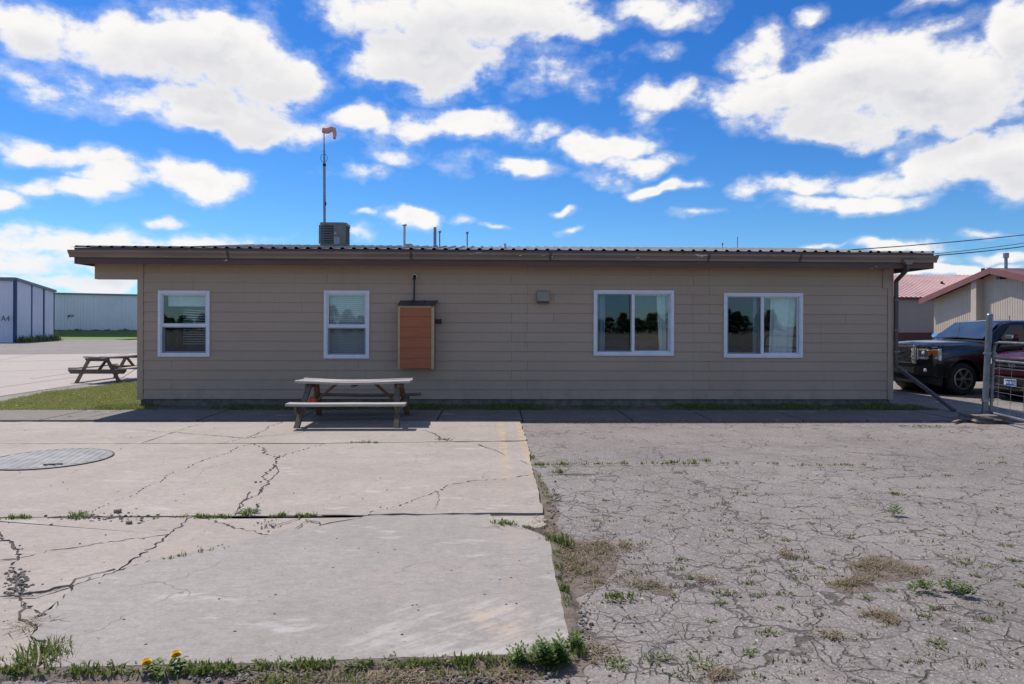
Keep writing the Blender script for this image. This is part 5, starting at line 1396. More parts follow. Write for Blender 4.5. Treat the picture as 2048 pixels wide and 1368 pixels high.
# cab
def csec(wb, wt, zb, zt): return [(0.02, zb), (wb, zb), (wb * .995, zb + .02), (wt + .03, zt - .10), (wt, zt - .045), (wt - .10, zt - .01), (.02, zt + .015)]
st = [(1.66, csec(.90, .88, 1.28, 1.33)), (2.10, csec(.955, .77, 1.285, 1.66)), (2.34, csec(.965, .76, 1.285, 1.82)), (2.62, csec(.965, .76, 1.285, 1.875)), (3.2, csec(.965, .76, 1.285, 1.885)), (3.75, csec(.965, .765, 1.285, 1.86)), (3.93, csec(.955, .80, 1.285, 1.80)), (4.02, csec(.93, .86, 1.285, 1.34))]
cab = loft('cab', 'black_paint', truck, st, 40)
# windscreen and side glass, just proud of the cab
mb = panel([(1.725, -.80, 1.375), (1.705, 0, 1.40), (1.725, .80, 1.375), (2.30, .68, 1.79), (2.285, 0, 1.815), (2.30, -.68, 1.79)], .012, (-.55, 0, .83))
wsc = mb.build('windscreen', 'car_screen', truck, smooth=True, sharp=50); wsc.location = (-.016, 0, .022)
def sidewin(x0, x1, x0t, x1t, s, name):
    zb, zt = 1.345, 1.745
    def yy(z): return s * (.962 + (.80 - .962) * (z - 1.30) / (1.78 - 1.30) + .006)
    mb = panel([(x0, yy(zb), zb), (x1, yy(zb), zb), (x1t, yy(zt), zt), (x0t + .06, yy(zt), zt), (x0t, yy(zt - .05), zt - .05)], .008, (0, s, .33)); return mb.build(name, 'car_glass', truck)
for s in (-1, 1):
    sidewin(2.0, 2.88, 2.42, 2.86, s, 'door_window'); sidewin(2.97, 3.78, 2.95, 3.70, s, 'door_window')
    for xx in (1.93, 2.93, 3.86):
        mb = MB(); mb.box(xx, xx + .008, s * 1.0, s * 1.007, .50, 1.27); mb.build('door_gap', 'trim_black', truck)
    for xx in (2.66, 3.60):
        mb = MB(); mb.bar((xx, s * 1.03, 1.16), (xx + .2, s * 1.03, 1.165), .03, .035); mb.build('door_handle', 'chrome', truck, bevel=.008)
    mb = MB(); mb.prism([(2.08, 1.30), (2.10, 1.50), (2.13, 1.52), (2.27, 1.51), (2.28, 1.31)], s * 1.05, s * 1.30, 'y'); mi = mb.build('mirror', 'trim_black', truck, bevel=.025)
    mb = MB(); mb.prism([(2.06, 1.40), (2.075, 1.51), (2.12, 1.535), (2.275, 1.525), (2.28, 1.42)], s * 1.045, s * 1.305, 'y'); mb.build('mirror_cap', 'chrome', mi, bevel=.03)
    mb = MB(); mb.bar((2.16, s * .95, 1.34), (2.16, s * 1.08, 1.36), .08, .06); mb.build('mirror_arm', 'trim_black', mi, bevel=.01)
    for xa in (AX, 4.58):
        wheel(truck, xa, s * .86, .405, s, .262, 6)
        mb = MB(); pts = []
        for k in range(21):
            a = R(-8 + 196 * k / 20); pts.append((xa + .495 * math.cos(a), s * 1.008, .41 + .495 * math.sin(a)))
        mb.tube(pts, .018, 6); mb.build('arch_lip', 'black_paint', truck, smooth=True)
    mb = MB(); mb.tube([(1.5, s * .98, .42), (4.05, s * .98, .42)], .045, 8); mb.build('side_step', 'trim_black', truck, smooth=True)
mb = MB(); mb.lathe([(.47, -.80), (.47, .80)], 28, 'y', (AX, 0, .41)); mb.lathe([(.47, -.80), (.47, .80)], 28, 'y', (4.58, 0, .41)); mb.box(.35, 5.6, -.6, .6, .30, .5); mb.build('underbody', 'trim_black', truck)
# nose: grille, lamps, bumper
plan_strip(truck, 'nose_panel', 'trim_black', nose_t, -.95, .95, .74, 1.20, .16)
plan_strip(truck, 'grille_top_bar', 'chrome', lambda y: nose_t(y) - .035, -.52, .52, 1.17, 1.235, .08, tilt=.02)
plan_strip(truck, 'grille_bottom_bar', 'dull_chrome', lambda y: nose_t(y) - .03, -.47, .47, .765, .80, .06)
gm = plan_strip(truck, 'grille', 'trim_black', lambda y: nose_t(y) - .012, -.47, .47, .80, 1.17, .03, bevel=0.002)
for k in range(11):
    z_ = .815 + k * .0325; plan_strip(gm, 'grille_bar', 'dull_chrome', lambda y: nose_t(y) - .026, -.455, .455, z_, z_ + .013, .012, 12, .002)
for k in range(23):
    y_ = -.45 + .9 * k / 22; mb = MB(); mb.bar((nose_t(y_) - .02, y_ - .012, .81), (nose_t(y_) - .02, y_ + .012, 1.165), .012, .008); mb.build('grille_bar', 'dull_chrome', gm)
for s in (-1, 1):
    mb = MB(); y_ = s * .49; mb.bar((nose_t(.5) - .03, s * .50, .76), (nose_t(.5) - .03, s * .505, 1.235), .06, .075, up=(1, 0, 0)); mb.build('grille_side_bar', 'chrome', truck, bevel=.012)
    a0, a1 = (.545, .985) if s > 0 else (-.985, -.545)
    hl = plan_strip(truck, 'headlight', 'lamp_clear', lambda y: nose_t(y) - .022, a0, a1, .885, 1.15, .05, 14, .014)
    i0, i1 = (.575, .80) if s > 0 else (-.80, -.575)
    plan_strip(hl, 'lamp_bezel', 'dull_chrome', lambda y: nose_t(y) - .029, i0, i1, .955, 1.115, .01, 8, .004)
    q = MB(); q.lathe([(.001, -.02), (.045, -.012), (.062, .0)], 20, 'x', (nose_t(.69) - .03, s * .69, 1.035)); q.build('lamp', 'lamp_clear', hl, smooth=True)
    i0, i1 = (.805, .965) if s > 0 else (-.965, -.805)
    plan_strip(hl, 'turn_signal', 'lamp_amber', lambda y: nose_t(y) - .033, i0, i1, .975, 1.115, .012, 8, .004)
    i0, i1 = (.60, .95) if s > 0 else (-.95, -.60)
    plan_strip(hl, 'running_light', 'lamp_clear', lambda y: nose_t(y) - .034, i0, i1, .905, .935, .012, 8, .004)
    q = MB(); q.lathe([(.001, -.012), (.035, -.006), (.05, .0), (.055, .02)], 18, 'x', (nose_t(.74) - .055, s * .74, .615)); q.build('fog_lamp', 'lamp_clear', truck, smooth=True)
    q = MB(); q.bar((nose_t(.3) - .07, s * .33, .57), (nose_t(.3) - .07, s * .33, .49), .03, .03); q.bar((nose_t(.3) - .07, s * .33, .575), (nose_t(.3) - .07, s * .19, .575), .03, .02); q.build('tow_hook', 'dull_chrome', truck, bevel=.006)
plan_strip(truck, 'bumper', 'black_paint', lambda y: nose_t(y) - .055, -1.0, 1.0, .47, .75, .30, 24, .03)
plan_strip(truck, 'air_dam', 'trim_black', lambda y: nose_t(y) + .0, -.96, .96, .27, .465, .10, 24, .02)
plan_strip(truck, 'bumper_intake', 'black_hole', lambda y: nose_t(y) - .0585, -.5, .5, .53, .68, .02, 12, .004)
text('badge', 'GMC', .115, 'dull_chrome', truck, basis((nose_t(0) - .038, -.02, 1.02), (0, -1, 0), (0, 0, 1), (-1, 0, 0)), .008)
text('badge', 'DENALI', .06, 'dull_chrome', truck, basis((nose_t(0) - .038, -.02, .915), (0, -1, 0), (0, 0, 1), (-1, 0, 0)), .006)
mb = MB(); mb.bar((2.9, -.42, 1.88), (2.9, -.40, 2.0), .012, .012); mb.build('roof_antenna', 'trim_black', truck)

# --- dark red vehicle behind the gate
fcg = G(2030, 812)
fo = W(2029, 722, 15.45)
suv = empty('red_suv', (fo.x + .05, 15.45 + .1, -.02), VPH + R(1.5), 'dark red vehicle with chrome grille and blue plate behind the gate', 'car')
def nose_s(y): return .0 + .34 * abs(y) ** 3.0
st = [(.16, sec(.74, .40, .94, .02)), (.22, sec(.86, .34, 1.00, .03)), (.38, sec(.95, .30, 1.06, .04)), (.7, sec(.99, .28, 1.11, .05)), (1.2, sec(.995, .28, 1.15, .05)), (1.55, sec(.99, .28, 1.17, .04)), (3.0, sec(.99, .28, 1.19, .02)), (4.5, sec(.98, .30, 1.20, .02)), (4.85, sec(.93, .40, 1.15, .02))]
loft('body', 'red_paint', suv, st, 32, cut=[(.93, .37, .43), (3.75, .37, .43)])
st = [(1.35, csec(.88, .85, 1.13, 1.18)), (1.95, csec(.93, .72, 1.13, 1.58)), (2.25, csec(.93, .71, 1.13, 1.74)), (2.9, csec(.93, .71, 1.13, 1.79)), (4.2, csec(.92, .70, 1.13, 1.76)), (4.6, csec(.90, .72, 1.13, 1.60)), (4.78, csec(.86, .78, 1.13, 1.24))]
loft('cabin', 'red_paint', suv, st, 40)
mb = panel([(1.44, -.76, 1.22), (1.42, 0, 1.24), (1.44, .76, 1.22), (2.18, .60, 1.72), (2.165, 0, 1.735), (2.18, -.60, 1.72)], .01, (-.55, 0, .83)); o = mb.build('windscreen', 'car_glass', suv, smooth=True, sharp=50); o.location = (-.016, 0, .02)
for s in (-1, 1):
    for (a, b, at, bt) in ((1.75, 2.75, 2.25, 2.73), (2.84, 3.7, 2.82, 3.66)):
        def yy(z): return s * (.935 + (.745 - .935) * (z - 1.15) / (1.68 - 1.15) + .005)
        mb = panel([(a, yy(1.22), 1.22), (b, yy(1.22), 1.22), (bt, yy(1.63), 1.63), (at, yy(1.63), 1.63)], .008, (0, s, .35)); mb.build('door_window', 'car_glass', suv)
    for xa in (.93, 3.75): wheel(suv, xa, s * .85, .365, s, .235, 5, .24)
    mb = MB(); mb.prism([(1.72, 1.17), (1.74, 1.32), (1.90, 1.33), (1.92, 1.18)], s * 1.0, s * 1.2, 'y'); mb.build('mirror', 'red_paint', suv, bevel=.03)
    a0, a1 = (.60, .97) if s > 0 else (-.97, -.60)
    hl = plan_strip(suv, 'headlight', 'lamp_clear', lambda y: nose_s(y) + .0, a0, a1, .82, .975, .06, 12, .016)
    a0, a1 = (.48, .90) if s > 0 else (-.90, -.48)
    plan_strip(suv, 'skid_trim', 'dull_chrome', lambda y: nose_s(y) - .045, a0, a1, .475, .505, .03, 10, .006)
mb = MB(); mb.lathe([(.42, -.8), (.42, .8)], 24, 'y', (.93, 0, .37)); mb.box(.3, 4.6, -.6, .6, .2, .4); mb.build('underbody', 'trim_black', suv)
plan_strip(suv, 'nose_panel', 'trim_black', nose_s, -.92, .92, .70, .99, .18)
plan_strip(suv, 'hood_edge', 'chrome', lambda y: nose_s(y) - .012, -.60, .60, .955, .985, .05, 16, .008)
sg = plan_strip(suv, 'grille', 'trim_black', lambda y: nose_s(y) - .015, -.56, .56, .725, .95, .03, 16, .01)
for z_ in (.80, .875): plan_strip(sg, 'grille_bar', 'chrome', lambda y: nose_s(y) - .032, -.54, .54, z_, z_ + .03, .02, 14, .006)
plan_strip(sg, 'grille_surround', 'chrome', lambda y: nose_s(y) - .03, -.50, .50, .712, .734, .03, 14, .006)
# emblem: a letter H in a rounded frame
em = MB(); ex = -.05
for (y0, y1, z0, z1) in ((-.085, -.07, .79, .92), (.07, .085, .79, .92), (-.0705, .0705, .905, .92), (-.0705, .0705, .79, .803)): em.box(ex, ex + .012, y0, y1, z0, z1)
em.bar((ex - .003, -.045, .805), (ex - .003, -.052, .905), .02, .014); em.bar((ex - .003, .045, .805), (ex - .003, .052, .905), .02, .014); em.bar((ex - .003, -.045, .855), (ex - .003, .045, .855), .02, .014)
em.build('emblem', 'chrome', sg, bevel=.003)
plan_strip(suv, 'bumper', 'red_paint', lambda y: nose_s(y) - .04, -.98, .98, .60, .715, .25, 22, .02)
plan_strip(suv, 'lower_grille', 'trim_black', lambda y: nose_s(y) - .02, -.96, .96, .30, .598, .2, 22, .02)
plan_strip(suv, 'skid_plate', 'dull_chrome', lambda y: nose_s(y) - .03, -.7, .7, .27, .315, .1, 16, .01)
pl = MB(); pl.box(-.070, -.062, -.155 + .02, .155 + .02, .365, .52); po = pl.build('licence_plate', 'plate_white', suv, bevel=.003)
pl = MB(); pl.box(-.0725, -.0705, -.142 + .02, .142 + .02, .378, .508); pl.build('plate_field', 'plate_blue', po)
text('plate_number', 'N 8H J', .085, 'plate_white', suv, basis((-.0735, .0, .443), (0, -1, 0), (0, 0, 1), (-1, 0, 0)), .001)
pl = MB(); pl.add([(-.0735, .155, .39), (-.0735, .12, .39), (-.0735, .135, .495), (-.0735, .155, .495)], [(0,1,2,3)]); pl.build('plate_graphic', 'plate_white', po)

# ------------------------------------------------------------------ vegetation
vr = random.Random(5)
def inpoly(x, y, poly):
    c = False; n = len(poly); j = n - 1
    for i in range(n):
        if (poly[i].y > y) != (poly[j].y > y) and x < (poly[j].x - poly[i].x) * (y - poly[i].y) / (poly[j].y - poly[i].y) + poly[i].x: c = not c
        j = i
    return c
lg = MB()
xs_ = [p.x for p in lawn_pts]; ys_ = [p.y for p in lawn_pts]; cnt = 0
while cnt < 5200:
    x, y = vr.uniform(max(min(xs_), -14), max(xs_)), vr.uniform(min(ys_), max(ys_))
    if not inpoly(x, y, lawn_pts): continue
    cnt += 1
    lush = math.sin(x * 1.7 + 1) * math.sin(y * 2.3) + .3 * math.sin(x * 5.1)
    blades(lg, (x, y, 0), 7, .06, .045 + .02 * max(0, lush), .8, .0045, vr)
o = lg.build('lawn_grass', 'grass', fix=False); tag(o, 'short mown green and straw grass at the left corner', 'grass', kind='stuff')
dn = MB()
for (px, py) in [(30, 811), (36, 812), (150, 788), (160, 790), (178, 776), (200, 795), (205, 804), (220, 803), (208, 787), (243, 782), (120, 801), (255, 793)]:
    c_ = G(px + vr.uniform(-3, 3), py, .07); dn.lathe([(.001, .012), (.018, .008), (.022, 0), (.001, -.006)], 8, c=c_)
o = dn.build('lawn_dandelions', 'yellow'); tag(o, 'tiny yellow dandelion blooms dotted in the lawn', 'flowers', kind='stuff')
sg_ = MB()
for _ in range(7000):
    x = vr.uniform(-8.0, 9.0); y = 13.8 + (vr.random() ** 1.2) * .85
    d_ = .5 + .5 * math.sin(x * 1.1 + 2) * math.sin(x * .37 + .5) + .3 * math.sin(x * 3.3)
    if vr.random() > d_ + .1: continue
    blades(sg_, (x, y, 0), 5, .05, .055 + .05 * d_, .7, .004, vr)
o = sg_.build('wall_grass', 'weed', fix=False); tag(o, 'patchy dark grass in the shaded strip under the front wall', 'grass', kind='stuff')

# weeds growing in joints and cracks
cw = MB(); dw = MB()
def line_weeds(mb, a, b, n, h, spread=.03, per=7, wid=.005, z=0.0, lean=.6):
    for _ in range(n):
        t = vr.random(); q = G(a[0] + (b[0] - a[0]) * t, a[1] + (b[1] - a[1]) * t, z); blades(mb, (q.x + vr.uniform(-.01, .01), q.y + vr.uniform(-.015, .015), z), vr.randint(3, per * 2), spread, h * vr.uniform(.5, 1.2), lean, wid, vr)
line_weeds(cw, (0, 1038), (60, 1036), 12, .05); line_weeds(cw, (280, 1036), (470, 1034), 26, .045); line_weeds(cw, (540, 1033), (640, 1032), 16, .05)
line_weeds(cw, (330, 1120), (455, 1095), 14, .04, .02, 5); line_weeds(cw, (700, 886), (755, 886), 14, .05); line_weeds(cw, (120, 840), (205, 823), 10, .05); line_weeds(cw, (150, 843), (165, 844), 5, .05)
line_weeds(cw, (1072, 930), (1260, 927), 34, .05, .04); line_weeds(cw, (1260, 927), (1560, 928), 22, .045, .04); line_weeds(cw, (1560, 932), (2048, 925), 18, .035, .04); line_weeds(cw, (1340, 925), (1420, 922), 14, .06, .05)
line_weeds(cw, (1100, 945), (1145, 944), 8, .05, .04); line_weeds(cw, (1060, 900), (1070, 935), 8, .04); line_weeds(cw, (1075, 945), (1100, 1010), 10, .04)
line_weeds(cw, (1108, 1085), (1122, 1165), 7, .05, .03); line_weeds(cw, (1128, 1175), (1138, 1210), 9, .05, .03); line_weeds(cw, (1150, 1262), (1162, 1315), 14, .06, .03)
line_weeds(cw, (0, 1342), (100, 1340), 16, .05, .04, 6); line_weeds(cw, (140, 1344), (235, 1342), 24, .05, .035, 6); line_weeds(cw, (380, 1340), (470, 1336), 24, .05, .04, 7); line_weeds(cw, (520, 1334), (560, 1333), 10, .035, .03, 6); line_weeds(cw, (600, 1332), (665, 1330), 20, .05, .03, 7)
line_weeds(cw, (720, 1330), (745, 1328), 9, .04, .03, 6); line_weeds(cw, (790, 1330), (830, 1328), 9, .035, .03, 6); line_weeds(cw, (840, 1328), (895, 1325), 14, .045, .025, 6); line_weeds(cw, (910, 1324), (990, 1321), 20, .045, .025, 6); line_weeds(cw, (1010, 1318), (1060, 1316), 12, .04, .03, 6)
line_weeds(cw, (480, 1360), (760, 1356), 16, .04, .05); line_weeds(cw, (980, 1045), (1085, 1062), 14, .06, .05); line_weeds(cw, (1098, 1078), (1140, 1090), 18, .09, .06)
line_weeds(cw, (1200, 1195), (1270, 1193), 12, .04, .04); line_weeds(cw, (870, 1345), (1100, 1340), 12, .035, .05)
line_weeds(cw, (1785, 852), (1880, 853), 12, .04, .05)
TUFT = [(1366, 1118, .09), (1390, 1155, .09), (1448, 1185, .10), (1440, 1205, .06), (1490, 990, .06), (1357, 945, .09), (1470, 985, .07), (1797, 988, .09), (1785, 985, .07), (1893, 950, .09), (1840, 1005, .05), (2010, 1090, .08), (2000, 1015, .06), (1930, 1125, .07),
        (1538, 1265, .10), (1500, 1305, .08), (1310, 1315, .12), (1395, 1325, .12), (1240, 1325, .10), (1235, 1335, .08), (1880, 1290, .09), (1870, 1280, .07), (1865, 1215, .06), (1115, 1000, .06), (1190, 1040, .06), (1210, 1000, .05), (1240, 1035, .04), (1330, 1000, .04),
        (1500, 1165, .07), (1512, 1190, .06), (1640, 1135, .06), (1680, 1170, .11), (1850, 1165, .05), (2030, 1120, .06), (2040, 1170, .06), (1570, 1080, .06), (1700, 1075, .05), (1885, 1070, .05), (1460, 1060, .05), (1620, 1045, .05), (1250, 1090, .08), (1120, 945, .06), (1585, 1140, .06), (1950, 1150, .06),
        (1290, 1175, .06), (1345, 1190, .05), (1420, 1240, .05), (1715, 1130, .05), (1780, 1180, .05), (1735, 1195, .06), (1560, 1215, .05), (1850, 1230, .05), (1975, 1240, .05), (1455, 935, .04), (1700, 940, .05), (1960, 938, .05), (1345, 1025, .05), (1530, 1035, .05), (1755, 1040, .04), (1920, 1030, .04)]
for (px, py, h_) in TUFT:
    q = G(px, py, -.015); blades(cw, (q.x, q.y, -.024), 30, h_ * .55, h_ * .42, 1.2, .0035, vr, (1.5, .7)); leaves(cw, (q.x, q.y, -.02), 9, h_ * .5, h_ * .5, .007, .5, vr)
for _ in range(240):                            # specks of green all over the cracked asphalt
    px = vr.uniform(1080, 2060); py = 880 + 480 * vr.random() ** .8
    q = G(px, py, -.02)
    if q.x < .75: continue
    blades(cw if vr.random() < .55 else dw, (q.x, q.y, -.022), vr.randint(4, 14), .04, vr.uniform(.015, .045), .9, .004, vr, (1.6, .6))
for _ in range(90):                             # small rosettes mixed into the strip along the apron's lower edge
    px = vr.uniform(0, 1150); q = G(px, 1344 - px * .026 + vr.uniform(-3, 14), -.01); leaves(cw, (q.x, q.y, -.008), vr.randint(6, 16), .03, vr.uniform(.02, .05), .006, .8, vr)
o = cw.build('crack_weeds', 'weed', fix=False); tag(o, 'small green weeds growing from joints and cracks in the pavement', 'weeds', kind='stuff')
# straw and dead grass
def mat_straw(px, py, rx, ry, n, h=.035):
    c_ = G(px, py); e = (G(px + rx, py) - c_).length; f_ = abs(G(px, py - ry).y - c_.y)
    cl = [(vr.gauss(0, .45), vr.gauss(0, .45), vr.uniform(.12, .35)) for _ in range(9)]
    for _ in range(n):
        k_ = vr.choice(cl); x = c_.x + e * (k_[0] + vr.gauss(0, k_[2])); y = c_.y + f_ * (k_[1] + vr.gauss(0, k_[2]))
        b = vr.random()
        if b < .72:                             # stalks lying flat
            for _ in range(3):
                a = vr.uniform(0, 6.283); l_ = h * vr.uniform(.8, 2.4); dx_, dy_ = math.cos(a) * l_, math.sin(a) * l_; wx_, wy_ = -math.sin(a) * .0022, math.cos(a) * .0022
                xx, yy_ = x + vr.gauss(0, .03), y + vr.gauss(0, .03); z0 = -.016 + vr.random() * .008; z1 = z0 + vr.uniform(0, h * .5)
                dw.add([(xx - wx_, yy_ - wy_, z0), (xx + wx_, yy_ + wy_, z0), (xx + dx_ * .5 + wx_, yy_ + dy_ * .5 + wy_, z1), (xx + dx_ * .5 - wx_, yy_ + dy_ * .5 - wy_, z1), (xx + dx_, yy_ + dy_, z1 * .6 + z0 * .4)], [(0,1,2,3), (3,2,4)])
        elif b < .9: blades(dw, (x, y, -.018), 4, .03, h * vr.uniform(.3, .8), 1.5, .003, vr)
        else: blades(cw2, (x, y, -.018), 6, .03, h * vr.uniform(.4, .9), 1.0, .0035, vr)
cw2 = MB()
mat_straw(1170, 1120, 75, 45, 420, .05); mat_straw(1095, 1050, 22, 22, 60, .05); mat_straw(1770, 1130, 75, 20, 200); mat_straw(1715, 1162, 40, 14, 90); mat_straw(1260, 1090, 22, 14, 60); mat_straw(1765, 1230, 30, 10, 60); mat_straw(1660, 1265, 30, 12, 50, .03)
mat_straw(1310, 1165, 24, 8, 40, .03); mat_straw(1580, 1105, 22, 6, 40, .03); mat_straw(1410, 1155, 24, 7, 30, .03); mat_straw(800, 1352, 120, 12, 150, .04); mat_straw(560, 1352, 90, 12, 100, .04); mat_straw(980, 1345, 80, 12, 90, .04)
mat_straw(1930, 850, 60, 5, 60, .03); mat_straw(740, 842, 40, 2, 40, .03); mat_straw(1850, 852, 40, 3, 30, .03); mat_straw(1440, 1345, 30, 14, 50, .03); mat_straw(60, 1250, 18, 8, 40, .08); mat_straw(1190, 1300, 30, 20, 60, .03)
for k in range(60):
    q = G(vr.uniform(1000, 1900), 843 + vr.random() * 3); blades(dw, (q.x, q.y, -.02), 4, .05, .03, 1.4, .004, vr)
o = cw2.build('mixed_weeds', 'weed', fix=False); tag(o, 'green shoots among the dead straw patches', 'weeds', kind='stuff')
o = dw.build('dry_straw', 'straw', fix=False); tag(o, 'dead straw and dry grass lying on the pavement', 'straw', kind='stuff')

# single larger plants
def plant(name, px, py, label, cat='weed', group=None): q = G(px, py, 0); return empty(name, (q.x, q.y, -.015), 0, label, cat, group)
pg = plant('grass_clump', 78, 1318, 'tall bushy grass clump in the bottom left corner', 'grass')
mb = MB()
for (dx_, dy_, n_, h_) in ((0, 0, 90, .10), (-.04, .06, 60, .10), (.05, .03, 50, .07), (.0, .12, 50, .08), (-.10, -.02, 40, .06), (.13, -.02, 20, .06)): blades(mb, (dx_, dy_, 0), n_, .09, h_, .8, .004, vr)
tag(mb.build('blades', 'weed', pg, fix=False), kind='stuff')
mb = MB(); blades(mb, (-.02, .16, 0), 60, .06, .08, 1.1, .002, vr); blades(mb, (.14, -.02, 0), 8, .03, .15, .9, .002, vr); tag(mb.build('dry_blades', 'straw', pg, fix=False), kind='stuff')
pd = plant('dandelion', 330, 1338, 'dandelion plant with two yellow flowers at the bottom edge', 'flower')
mb = MB(); leaves(mb, (0, 0, .0), 60, .10, .085, .010, .7, vr); blades(mb, (.05, .0, 0), 40, .10, .06, .9, .003, vr); tag(mb.build('leaves', 'leaf', pd, fix=False), kind='stuff')
for k, (px, py, yo) in enumerate(((293, 1325, -.02), (352, 1309, .03))):
    q = W(px, py, pd.location.y + yo) - pd.location
    mb = MB(); mb.tube([(q.x * .4, yo * .5, .02), (q.x * .8, yo, q.z * .6), (q.x, yo, q.z - .005)], .0028, 6); mb.build('stem', 'leaf', pd, smooth=True)
    mb = MB()
    for ring, (r1, up_, nn_) in enumerate(((.025, -.003, 26), (.023, .005, 24), (.019, .012, 20), (.013, .016, 14), (.006, .018, 8))):
        for j in range(nn_):
            a = 2 * math.pi * j / nn_ + ring * .3; d = Vector((math.cos(a), math.sin(a), 0)); sd = Vector((-d.y, d.x, 0)) * .0042; c_ = Vector((q.x, yo, q.z))
            mb.add([c_ + sd * .5, c_ - sd * .5, c_ + d * r1 - sd + Vector((0, 0, up_)), c_ + d * r1 + sd + Vector((0, 0, up_))], [(0,1,2,3)])
    mb.build('flower_head', 'yellow', pd, fix=False)
pt = plant('leafy_weed', 1098, 1325, 'bushy feathery green weed at the lower right corner of the apron', 'weed')
def sprig(mb, c, h_, n_, L, wd):
    c = Vector(c); ln = Vector((vr.uniform(-.25, .25), vr.uniform(-.25, .25), 1)).normalized()
    for j in range(n_):
        t = (j + 1) / n_; a = j * 2.4; p = c + ln * h_ * t; d = Vector((math.cos(a), math.sin(a), .5)).normalized(); l_ = L * (1.15 - .7 * t); sd = d.cross(ln).normalized() * wd
        mb.add([p, p + d * l_ * .5 - sd, p + d * l_, p + d * l_ * .5 + sd], [(0,1,2,3)])
        for m_ in (.35, .65):
            pm = p + d * l_ * m_; s2 = d.cross(ln).normalized()
            for sg2 in (-1, 1): mb.add([pm, pm + (s2 * sg2 + d * .6) * l_ * .28 + Vector((0, 0, .002)), pm + (s2 * sg2 * .6 + d) * l_ * .22], [(0,1,2)])
mb = MB()
for k in range(34): sprig(mb, (vr.gauss(0, .05), vr.gauss(0, .03), 0), vr.uniform(.06, .145), 16, .055, .006)
for k in range(8): sprig(mb, (-.15 + vr.gauss(0, .02), vr.gauss(.02, .02), 0), vr.uniform(.07, .12), 13, .045, .006)
for k in range(10): sprig(mb, (.13 + vr.gauss(0, .03), .16 + vr.gauss(0, .05), 0), vr.uniform(.05, .11), 12, .045, .006)
tag(mb.build('leaves', 'leaf', pt, fix=False), kind='stuff')
for (px, py, h_, lab) in [(1791, 1027, .14, 'small upright weed standing alone in the cracked asphalt'), (1848, 1178, .10, 'leftmost of three leafy weeds in a row on the asphalt'), (1895, 1177, .10, 'middle of three leafy weeds in a row on the asphalt'), (1932, 1187, .10, 'rightmost of three leafy weeds in a row on the asphalt')]:
    pw = plant('leafy_weed', px, py, lab, 'weed', 'leafy weeds on the asphalt'); mb = MB()
    for k in range(9): sprig(mb, (vr.gauss(0, .025), vr.gauss(0, .02), 0), h_ * vr.uniform(.5, 1), 11, .04, .006)
    tag(mb.build('leaves', 'leaf', pw, fix=False), kind='stuff')
for (px, py, lab) in [(158, 1034, 'round green weed in the apron joint below the steel cover'), (497, 1028, 'spreading green weed where a wide crack meets the apron joint')]:
    pw = plant('joint_weed', px, py, lab, 'weed', 'weeds in the apron joint'); pw.location.z = 0; mb = MB()
    leaves(mb, (0, 0, 0), 34, .10, .085, .010, .7, vr); blades(mb, (0, 0, 0), 60, .08, .06, .9, .004, vr); tag(mb.build('leaves', 'weed', pw, fix=False), kind='stuff')

# loose stones
pbm = MB()
def pebble(x, y, z, r_):
    ph_ = vr.uniform(0, 6); vs = []
    for k, (zz_, rr_) in enumerate(((-.4, .7), (.1, 1.0), (.6, .6))):
        for j in range(5): a = ph_ + 6.283 * j / 5 + k * .6; vs.append((x + r_ * rr_ * math.cos(a) * vr.uniform(.8, 1.2), y + r_ * rr_ * math.sin(a) * vr.uniform(.7, 1.1), z + r_ * zz_ * .8 + r_ * .3))
    vs.append((x, y, z + r_ * .95)); fs = [(i*5+j, i*5+(j+1)%5, (i+1)*5+(j+1)%5, (i+1)*5+j) for i in range(2) for j in range(5)] + [(10+j, 10+(j+1)%5, 15) for j in range(5)]
    pbm.add(vs, fs)
for _ in range(300):
    px, py = vr.uniform(-20, 1100), 850 + 480 * vr.random(); q = G(px, py); pebble(q.x, q.y, .002, vr.choice((.004, .004, .005, .006, .009)))
for _ in range(700):
    px, py = vr.uniform(1080, 2060), 860 + 510 * vr.random() ** .8; q = G(px, py); pebble(q.x, q.y, -.022, vr.choice((.003, .004, .005, .007, .011)))
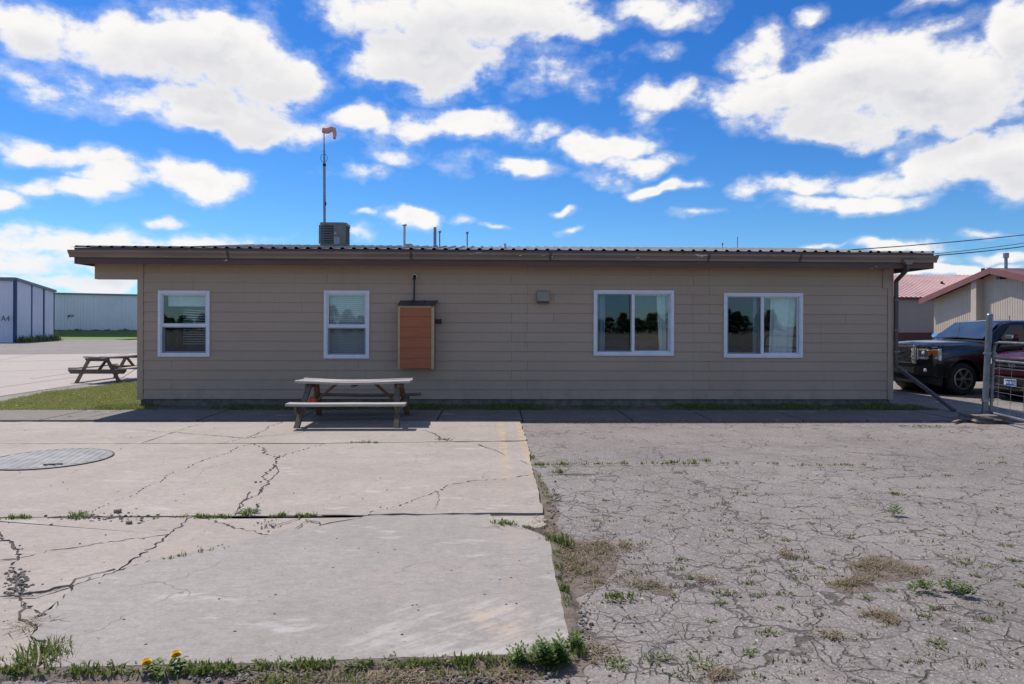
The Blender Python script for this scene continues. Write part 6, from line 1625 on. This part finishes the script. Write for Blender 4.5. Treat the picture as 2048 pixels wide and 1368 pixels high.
for (cx_, cy_, sx_, sy_, n_, z_) in ((220, 1035, 90, 8, 160, .0), (35, 1165, 22, 24, 190, .0), (555, 915, 10, 6, 14, .003), (890, 880, 14, 3, 40, .003), (1165, 1235, 16, 40, 70, -.021), (540, 1050, 30, 8, 30, 0), (30, 1330, 30, 10, 60, -.015), (1110, 1000, 10, 40, 80, -.018), (500, 1345, 160, 12, 160, -.016), (945, 1350, 120, 12, 120, -.016), (520, 990, 10, 25, 18, .003)):
    for _ in range(n_):
        q = G(vr.gauss(cx_, sx_ * .6), vr.gauss(cy_, sy_ * .6)); pebble(q.x, q.y, z_, vr.choice((.004, .005, .006, .008, .011, .016)))
o = pbm.build('loose_gravel', 'stone', fix=False); tag(o, 'loose stones and crumbled concrete scattered over the pavement', 'gravel', kind='stuff')
for k, (px, py, s_, lab) in enumerate([(258, 1048, .022, 'lone fist sized stone just below the rubble in the apron joint'), (235, 1026, .028, 'largest lump of rubble in the apron joint'), (530, 0, 0, ''), ]):
    if s_: q = G(px, py); rock('stone', (q.x, q.y, s_ * .5), (s_, s_ * .8, s_ * .6), 40 + k, 'found', lab, 'stone')

# the wood across the field behind the photographer, seen in the window panes
tw_ = MB()
for k in range(190):
    x = -150 + k * 1.6 + vr.uniform(-.8, .8); y = -130 + vr.uniform(-9, 9); h_ = vr.uniform(3.2, 5.6) * (1 + .25 * math.sin(k * .21)); b_ = h_ * .5
    for j in range(120):
        t = vr.random() ** .8; a = vr.uniform(0, 6.283); r_ = b_ * (1 - t) * vr.uniform(.5, 1.1) + .1; s2 = vr.uniform(.6, 1.3)
        p = Vector((x + r_ * math.cos(a), y + r_ * math.sin(a), .4 + t * h_ * .95)); d = Vector((math.cos(a), math.sin(a), -.4)) * s2; sd = Vector((-math.sin(a), math.cos(a), .1)) * s2 * .6
        tw_.add([p - sd, p + sd, p + d], [(0,1,2)])
    tw_.tube([(x, y, -.1), (x, y, h_ * .8)], [.2, .05], 6)
o = tw_.build('far_wood', 'conifer', fix=False); tag(o, 'far line of dark conifers mirrored in the window panes', 'trees', kind='stuff')
